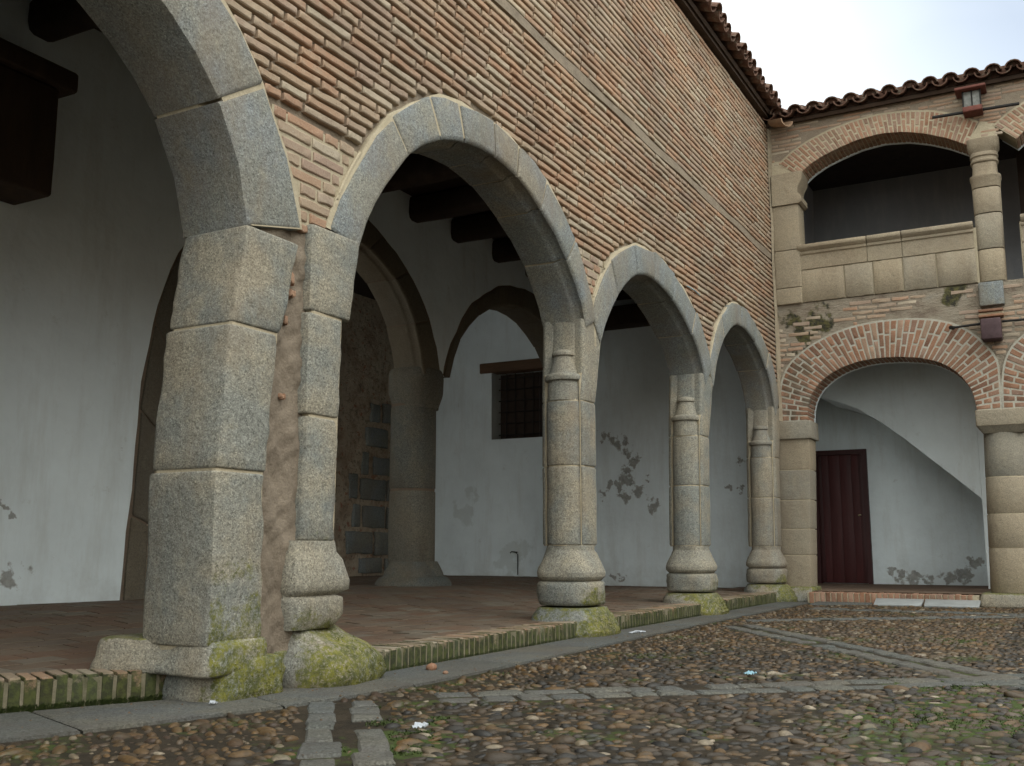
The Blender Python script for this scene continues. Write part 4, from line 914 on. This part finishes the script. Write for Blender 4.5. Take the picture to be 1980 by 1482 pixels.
# upper supports
t = empty('corner_post', (14.6, -.22, 4.2), 'square stone post with scrolled capital in the upper corner of the loggia', 'post')
for z0, z1 in ((4.19, 4.42), (4.43, 4.98), (4.99, 5.66)):
    V, F = block(sqp(-.40, -.03, 14.46, 14.85), z0, z1, .005, None, .008, 3., 4, .03); mk('stone_block', V, F, GRT, t, .8, True, 50)
prof = [(-.04, 5.67), (-.42, 5.67), (-.455, 5.70), (-.45, 5.78), (-.40, 5.84), (-.41, 5.92), (-.47, 6.02), (-.48, 6.14), (-.04, 6.14)]
S = [[(x, q[0]+(.0 if abs(q[0]) < .1 else g), q[1]) for q in prof] for x, g in ((14.43, .02), (14.44, 0), (14.6, 0), (14.85, 0), (14.87, .02))]
V, F = loft(S, .006); mk('capital', V, F, GRT, t, .8, True, 35)
for k, lab in ((0, 'carved stone column with flared capital between the two dark upper openings'), (1, 'carved upper column beyond the right edge')):
    y = -2.875-PER*k; t = empty('upper_column', (14.6, y, 4.2), lab, 'column')
    for z0, z1, r0, r1 in ((4.2, 4.63, .17, .172), (4.645, 5.12, .172, .176), (5.135, 5.48, .176, .178), (5.495, 5.84, .19, .155)):
        ss = [(z0, r0-.002), (z0+.003, r0), ((z0+z1)/2, (r0+r1)/2), (z1-.003, r1), (z1, r1-.002)]
        if z0 > 5.45: ss = [(5.495, .175), (5.51, .182), (5.62, .190), (5.635, .20), (5.66, .198), (5.67, .165), (5.72, .158), (5.84, .155)]
        V, F = loft([oct_sec(14.64, y, r*.97, r*.97, z, .28, 26) for z, r in ss], .003); mk('drum', V, F, GRT, t, random.uniform(.4, 1), True, 45)
    S = [oct_sec(14.64, y, r, r, z, e, 26) for z, r, e in ((5.845, .155, .42), (5.86, .172, .42), (5.88, .174, .42), (5.90, .158, .42), (5.925, .158, .42), (5.94, .176, .42), (5.965, .172, .36), (5.99, .16, .3), (6.03, .175, .25), (6.07, .195, .2), (6.17, .20, .16))]
    V, F = loft(S, .004); mk('capital', V, F, GRT, t, .7, True, 40)
# iron ties and brackets
lt = empty('wall_lantern', (14.4, -2.78, 6.5), 'small boxy lantern with rust red cap and base under the roof', 'lantern')
box('cap', (14.20, -2.98, 6.80), (14.5, -2.60, 6.835), RUST, lt, .008); box('base', (14.26, -2.92, 6.50), (14.5, -2.68, 6.57), RUST, lt, .008); box('glass', (14.30, -2.90, 6.575), (14.5, -2.68, 6.795), GLASS, lt, .01)
for yy in (-2.905, -2.80, -2.69): tube('frame_bar', [(14.292, yy, 6.57), (14.292, yy, 6.80)], .009, IR, lt, 6)
t = tube('tie_rod', [(14.36, -2.29, 6.545), (14.36, -3.36, 6.515)], .022, IR, None, 8); prop(t, 'black iron tie bar under the lantern on the upper wall', 'tie bar')
bk = empty('wall_bracket', (14.4, -2.83, 3.4), 'purple brown square bracket block on the pier between lower arches', 'bracket')
box('block', (14.27, -2.94, 3.385), (14.5, -2.70, 3.66), PUR, bk, .015)
for z in (3.70, 3.735, 3.77): box('brick_course', (14.36 if z != 3.735 else 14.40, -2.975, z), (14.5, -2.68, z+.03), BRR if z != 3.735 else MOC, bk, .006)
t = tube('tie_rod', [(14.44, -2.33, 3.61), (14.44, -2.70, 3.63)], .016, IR, None, 8); prop(t, 'black iron tie bar left of the purple bracket', 'tie bar')
t = tube('tie_rod', [(14.44, -2.945, 3.635), (14.44, -3.4, 3.63)], .016, IR, None, 8); prop(t, 'black iron tie bar right of the purple bracket', 'tie bar')
for yy, zz in ((-2.33, 3.61),): tube('tie_end', [(14.45, yy-.03, zz), (14.40, yy, zz)], .028, IR, None, 8).name = 'tie_end'
prop(bpy.data.objects['tie_end'], 'round iron end knob of the tie bar left of the purple bracket', 'iron knob')
bl = mk('stone_block', *block(sqp(-2.99, -2.70, 14.40, 14.6), 3.86, 4.17, .01, None, .01, 3., 4, .03), GRA, loggia, .2, True, 50)

# rooms behind the loggia
lr = empty('loggia_room', (17, -3, 0), 'white back wall behind the lower brick arches', 'wall')
boxes('plaster_face', [((17.6, -12, 0), (17.9, 1.5, 4.0))], PLD, lr)
boxes('side_wall', [((15.76, .285, 0), (17.6, .6, 4.0))], PL, lr)
o = boxes('loggia_slab', [((14.9, -12, 4.0), (17.9, 1.5, 4.15))], WDC); o['kind'] = 'structure'
o = boxes('loggia_floor', [((14.40, -12, .0), (17.9, .9, .148))], TL); o['kind'] = 'structure'
ur = empty('upper_room', (17, -3, 4.2), 'back wall behind the upper loggia openings, shade put into its dark plaster', 'wall')
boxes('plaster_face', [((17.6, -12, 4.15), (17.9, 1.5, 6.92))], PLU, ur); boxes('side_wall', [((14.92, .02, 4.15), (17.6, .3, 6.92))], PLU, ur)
o = boxes('loggia_ceiling', [((14.5, -12, 6.93), (18, 1.5, 7.0))], WDC); o['kind'] = 'structure'
t = box('hanging_post', (16.6, -3.5, 5.45), (16.85, -3.22, 6.93), WDC); prop(t, 'dark wooden post hanging in the shade behind the carved upper column', 'post')
st = empty('staircase', (16.9, -1.5, .15), 'white plastered stair with slanting underside to the right of the door', 'stairs')
dg = [(-.20, 3.07), (-.45, 2.99), (-.75, 2.86), (-1.07, 2.64), (-1.39, 2.38), (-1.77, 2.03), (-2.10, 1.73), (-2.42, 1.43), (-2.43, .15)]
us_ = [p[0] for p in dg[:-1]]; W5 = Plane('x', 16.3)
strip_wall('stair_flank', W5, us_[::-1], [p[1] for p in dg[:-1]][::-1], 3.99, 0, 1.29, PL, st)
boxes('stair_foot', [((16.3, -5.2, .149), (17.59, -2.423, 3.98))], PL, st)
dr = empty('wooden_door', (17.55, -.2, .15), 'dark red wooden door under the lower brick arch', 'door')
boxes('door_frame', [((17.52, .17, .15), (17.62, .24, 2.34)), ((17.52, -.64, .15), (17.62, -.57, 2.34)), ((17.52, -.57, 2.26), (17.62, .17, 2.34))], DOORF, dr)
for k in range(4): a = .168-k*.184; box('plank', (17.555, a-.181, .16), (17.60, a, 2.258), DOOR, dr, .002)
box('stile', (17.545, -.568, .16), (17.56, -.50, 2.255), DOORF, dr, .003); box('stile', (17.545, .10, .16), (17.56, .168, 2.255), DOORF, dr, .003)
tube('handle', [(17.56, -.50, 1.26), (17.50, -.50, 1.26), (17.50, -.47, 1.25)], .012, BRASS, dr, 8)
t = tube('hanging_cable', [(15.74, .24, 2.5), (15.74, .24, 2.95)], .015, IR); prop(t, 'short black cable on the white wall left of the door, under the brick arch', 'cable')
# step under the loggia
stp = empty('brick_step', (14.3, -1.4, 0), 'low red brick step below the dark red door', 'step')
sk = Pieces('brick', BRK2, stp, True, 40)
rowlock(sk, (14.13, -.38), (14.13, -2.46), .142, .22, .072, (-1, 0)); sk.flush()
boxes('mortar_core', [((14.14, -2.46, 0), (14.40, -.36, .134))], MOC, stp)
o = mk('step_floor', [(14.34, -2.5, .15), (15, -2.5, .15), (15, -.36, .15), (14.34, -.36, .15)], [[0, 1, 2, 3]], TL); o['kind'] = 'structure'
for a, b, lab in ((-1.24, -1.82, 'pale grey stone slab leaning on the brick step, the left one of two'), (-1.84, -2.48, 'pale grey stone slab leaning on the brick step, next to the round stone pier')):
    V, F = qbrick((13.80, b, .012), (13.80, a-.02, .012), (14.115, a, .075), (14.115, b, .075), (-.2, 0, .98), .02, .01, .006, 1, .003); o = mk('stone_slab', V, F, SLABL, None, .1, True, 45); prop(o, lab, 'slab')
V, F = qbrick((13.4, -.55, .02), (14.1, -.5, .02), (14.1, -1.2, .02), (13.9, -1.2, .02), (0, 0, 1), .02, .004, .006, 1, .003); o = mk('stone_slab', V, F, SLAB, None, .1, True, 45); prop(o, 'grey flat slab on the ground in the corner before the brick step', 'slab')

# ------------------------------------------------------------------ tiled roofs
def half_tile(org, axis, side, up, r=.095, L_=.42, convex=True, th=.016, r2=.08, n=8):
    S = []
    for t_i, rr in ((0, r), (1, r2)):
        c = org+axis*L_*t_i; ring = []
        for q in np.linspace(0, pi, n): ring.append(c+side*rr*cos(q)+up*rr*sin(q)*(1 if convex else -1)*.85)
        for q in np.linspace(pi, 0, n): ring.append(c+side*(rr-th)*cos(q)+up*(rr-th)*sin(q)*(1 if convex else -1)*.85)
        S.append(ring)
    S = [S[0], [a+(b-a)*.5 for a, b in zip(S[0], S[1])], S[1]]
    return loft(S, .003)
def roof(label, loc, start, along, inward, n, slope=20, pitch=.27, rows_=2, ridge=None):
    t = empty('tiled_roof', loc, label, 'roof'); cov = Pieces('roof_tile', TERR, t, True, 40); pan = Pieces('gutter_tile', TERR, t, True, 40)
    along, inward = A(*along), A(*inward); ax = inward*cos(radians(slope))+A(0, 0, sin(radians(slope))); up = nrmz(np.cross(along, ax)); up = up if up[2] > 0 else -up
    for i in range(n):
        for j in range(rows_):
            p = A(*start)+along*(i*pitch+random.uniform(-.012, .012))+ax*(j*.33+random.uniform(-.03, .02)); p2 = p+along*pitch/2-ax*.01
            V, F = half_tile(p+up*(.04+random.uniform(0, .015))+ax*random.uniform(-.03, .03), ax, along, up, .105, r2=.095); cov.add(V, F)
            V, F = half_tile(p2+up*.058, ax, along, up, .098, convex=False, r2=.104); pan.add(V, F)
    S_ = []; Fq = []
    for i in range(n):
        p = A(*start)+along*i*pitch+ax*.10+up*.045; k = len(S_); S_.append(p); S_ += [p+along*.094*cos(q)+up*.094*sin(q)*.85 for q in np.linspace(0, pi, 7)]; Fq += [[k, k+1+j, k+2+j] for j in range(6)]
    k = len(S_); c = A(*start)+ax*.25; e = c+along*n*pitch; S_ += [c-up*.06, e-up*.06, e+up*.10, c+up*.10]; Fq.append([k, k+1, k+2, k+3])
    mk('mortar_fill', S_, Fq, TERR, t)
    cov.flush(); pan.flush()
    c = A(*start)+up*-.06; e = c+along*n*pitch
    V = [c+ax*.12, e+ax*.12, e+ax*3.5, c+ax*3.5]; V = V+[v-up*.05 for v in V]
    mk('roof_deck', V, [[0, 1, 2, 3], [7, 6, 5, 4], [0, 4, 5, 1], [2, 6, 7, 3], [1, 5, 6, 2], [0, 3, 7, 4]], WD, t)
    return t
roof('clay tile eave running along the top of the long brick wall', (10, 0, 7), (4.9, -.24, 7.09), (1, 0, 0), (0, 1, 0), 35, 20, .275)
roof('clay tile eave over the upper loggia of the far wing', (14.5, -3, 7), (14.26, .05, 6.96), (0, -1, 0), (1, 0, 0), 30, 18, .26)
V, F = half_tile(A(14.20, -.36, 6.86), nrmz(A(.5, .8, .25)), nrmz(A(.8, -.5, 0)), A(0, 0, 1.), .12, .3, False, .02, .1); o = mk('valley_tile', V, F, TERRL, None, .2, True, 40); prop(o, 'pale curved gutter tile in the corner where the two roofs meet', 'tile')
boxes('eave_course', [((3, -.06, 6.99), (14.5, .3, 7.06))], WD, wall)

# ------------------------------------------------------------------ unseen sides of the court; wings behind the viewer added to block low sky
ow = empty('court_wall', (-16, -8, 0), 'unseen low brick wall added on the near side, its height set for the light', 'wall'); boxes('wing_wall', [((-16.4, -22, 0), (-16, 3, 3.0))], BR, ow)  # added out of view, kept low so daylight reaches the porch end wall
ow = empty('court_wing', (5, -15, 0), 'unseen plain brick wing opposite the arcade, added to block low sky light', 'building'); boxes('wing_wall', [((-16, -19.4, 0), (17, -19, 6.5))], BR, ow)  # added out of view to keep low sky light off the upper porch walls
V = A(14.5, -9, 0); boxes('plain_wall', [((14.5, -20, 0), (14.9, -PER*3, 6.92))], LI, loggia)

# ------------------------------------------------------------------ litter and small growth
def crumple(name, x, y, z, sx, sy, mat, lab, cat):
    n = 9; V = []
    for j in range(n):
        for i in range(n): V.append((x+sx*(i/(n-1)-.5), y+sy*(j/(n-1)-.5), z+random.uniform(0, .022)*(1-abs(i/(n-1)-.5))))
    a = random.uniform(-.5, .5); V = np.array(V); c = A(x, y, 0)
    V[:, :2] = (V[:, :2]-c[:2])@np.array([[cos(a), sin(a)], [-sin(a), cos(a)]])+c[:2]
    o = mk(name, V, [[j*n+i, j*n+i+1, (j+1)*n+i+1, (j+1)*n+i] for j in range(n-1) for i in range(n-1)], mat, None, .1); prop(o, lab, cat)
crumple('paper_scrap', 3.47, -1.29, .03, .075, .05, PAP, 'crumpled white paper scrap by the green moss in the foreground', 'paper')
crumple('paper_scrap', 5.72, -1.96, .035, .07, .05, PAPB, 'small blue scrap lying on the cobbles right of centre', 'paper')
crumple('paper_scrap', 8.2, -.30, .022, .18, .03, PAP, 'thin white scrap on the edging before the nearest freestanding column', 'paper')
crumple('paper_scrap', 3.56, -.10, .022, .035, .025, PAP, 'tiny white scrap on the edging slab at lower left', 'paper')
for x, y, r, lab in ((5.18, -.22, .033, 'larger red brick lump on the edging strip beside the kerb'), (5.05, -.40, .016, 'smaller red brick crumb on the edging strip')):
    V, F = ico2*A(r*1.2, r, r*.8), icf2; V = V*(1+.15*wob(V*30, 1.))[:, None]+A(x, y, .018+r*.4); o = mk('brick_lump', V, [list(f) for f in subdiv(ico, [f for f in [(0, 11, 5), (0, 5, 1), (0, 1, 7), (0, 7, 10), (0, 10, 11), (1, 5, 9), (5, 11, 4), (11, 10, 2), (10, 7, 6), (7, 1, 8), (3, 9, 4), (3, 4, 2), (3, 2, 6), (3, 6, 8), (3, 8, 9), (4, 9, 5), (2, 4, 11), (6, 2, 10), (8, 6, 7), (9, 8, 1)]])[1]], BRR, None, .3, True); prop(o, lab, 'brick lump')
MOSS = simple('moss_tufts', (.115, .115, .016), .42, .9, 16)
def fuzz(names, zmax, per, hmax):
    V = []; F = []; R_ = []
    for o in bpy.data.objects:
        if o.type != 'MESH' or o.name.split('.')[0] not in names: continue
        off = wloc(o); me = o.data
        for p in me.polygons:
            c = np.array(p.center)+off; n = p.normal
            if c[2] > zmax or c[2] < .015: continue
            f = max(-n.y, n.z*.8)
            if f < .35 or c[1] > .25: continue
            m_ = float(wob(A(*c)[None]*1.1, 4.)[0]); k = 1-c[2]/zmax+.5*m_
            if k < .25: continue
            N = int(p.area*per*f*min(1, k)+random.random()); vs = [np.array(me.vertices[i].co)+off for i in p.vertices]
            for _ in range(N):
                w3 = rng.dirichlet([1]*len(vs)); q = sum(a*b for a, b in zip(w3, vs)); h = random.uniform(.4, 1)*hmax; t = rng.normal(0, 1, 3); t -= t@np.array(n)*np.array(n); t = nrmz(t)*h*.45; e = q+np.array(n)*h*.8+rng.normal(0, h*.35, 3)
                k_ = len(V); V.extend([q-t, q+t, e]); F.append([k_, k_+1, k_+2]); R_.extend([random.random()]*3)
    o = mk('moss', V, F, MOSS, None, R_); o['kind'] = 'stuff'; o['label'] = 'yellow green moss tufts on the feet of the pier and columns'
fuzz(('boulder_foot', 'footing_stone', 'foot_stone', 'plinth'), .27, 20000, .0065)
V = []; F = []; RR = []
def crumb(x, y, z, r):
    k = len(V); a = random.uniform(0, 6.28)
    for q in range(3): V.append((x+r*cos(a+q*2.1)*random.uniform(.7, 1.5), y+r*sin(a+q*2.1)*random.uniform(.5, 1.2), z))
    V.append((x, y, z+r*random.uniform(.4, .9))); F.extend([[k, k+1, k+3], [k+1, k+2, k+3], [k+2, k, k+3]]); RR.extend([random.random()]*4)
for _ in range(260): x = random.uniform(2.3, 13); y = outer(x)+random.random()*(inner(x)-outer(x)); crumb(x, y, .018, random.uniform(.003, .009))
for _ in range(420): x = random.uniform(3.2, 15); y = random.uniform(.3, 3.3); crumb(x, y, float(zf(x, y)), random.uniform(.003, .009))
for _ in range(500): x = random.uniform(12, 15.2); y = 3.4+random.gauss(0, .5); crumb(min(15.2, x), y, float(zf(x, y)), random.uniform(.004, .014))
for _ in range(500): x = random.uniform(2.2, 12); y = random.uniform(-3.5, -.5); crumb(x, y, .012, random.uniform(.004, .010))
o = mk('debris', V, F, simple('crumbs', (.16, .11, .07), .4, .9, 30), None, RR); o['kind'] = 'stuff'; o['label'] = 'scattered crumbs of mortar, soil and dead leaves on the paving'
o = tube('wire_stub', [(10.57, -.015, 3.59), (10.76, -.03, 3.585), (11.02, -.012, 3.585)], .006, PAPB, None, 6); prop(o, 'short pale blue wire across the bricks between the last two arches', 'wire')
V = []; F = []
def tuft(x, y, s_, n):
    for _ in range(n//2):
        a = random.uniform(0, 6.28); b = random.uniform(0, s_); px_, py_ = x+b*cos(a), y+b*sin(a)*.7; h = random.uniform(.003, .011); d = random.uniform(0, 6.28); k = len(V); w_ = .0035
        V.extend([(px_-w_*sin(d), py_+w_*cos(d), .0), (px_+w_*sin(d), py_-w_*cos(d), .0), (px_+h*.8*cos(d), py_+h*.8*sin(d), h)]); F.append([k, k+1, k+2])
for x, y, s_, n in ((3.76, -1.14, .12, 900), (3.45, -1.26, .14, 1100), (3.2, -1.42, .12, 900), (3.03, -1.18, .10, 700), (3.62, -1.0, .1, 400), (4.84, -2.99, .35, 2600), (4.9, -3.4, .35, 2000), (5.95, -2.96, .3, 1600), (8.9, -2.7, .25, 600), (6.2, -1.4, .1, 200), (5.3, -.62, .08, 150), (3.95, -.75, .05, 100), (7.4, -2.1, .3, 500), (10.1, -.35, .15, 200)): tuft(x, y, s_, n)
for k in range(9000):
    if random.random() < .5: x = random.uniform(1.6, 3.6); y = 1.34+(x-1.4)*(-1.135/2.38)-.02
    else: x = random.uniform(4.85, 13); y = -.04
    if 7.6 < x < 8.3 or 10.7 < x < 11.3: continue
    h = random.uniform(.006, .02); k_ = len(V); d = random.uniform(0, 6.28); z = random.uniform(0, .03); V.extend([(x-.003, y-.004, z), (x+.003, y-.004, z), (x+.4*h*cos(d), y-.012, z+h)]); F.append([k_, k_+1, k_+2])
o = mk('grass_and_moss', V, F, LEAF, None, rng.uniform(0, 1, len(V))); o['kind'] = 'stuff'; o['label'] = 'low green moss and grass between the cobbles and along the kerb'
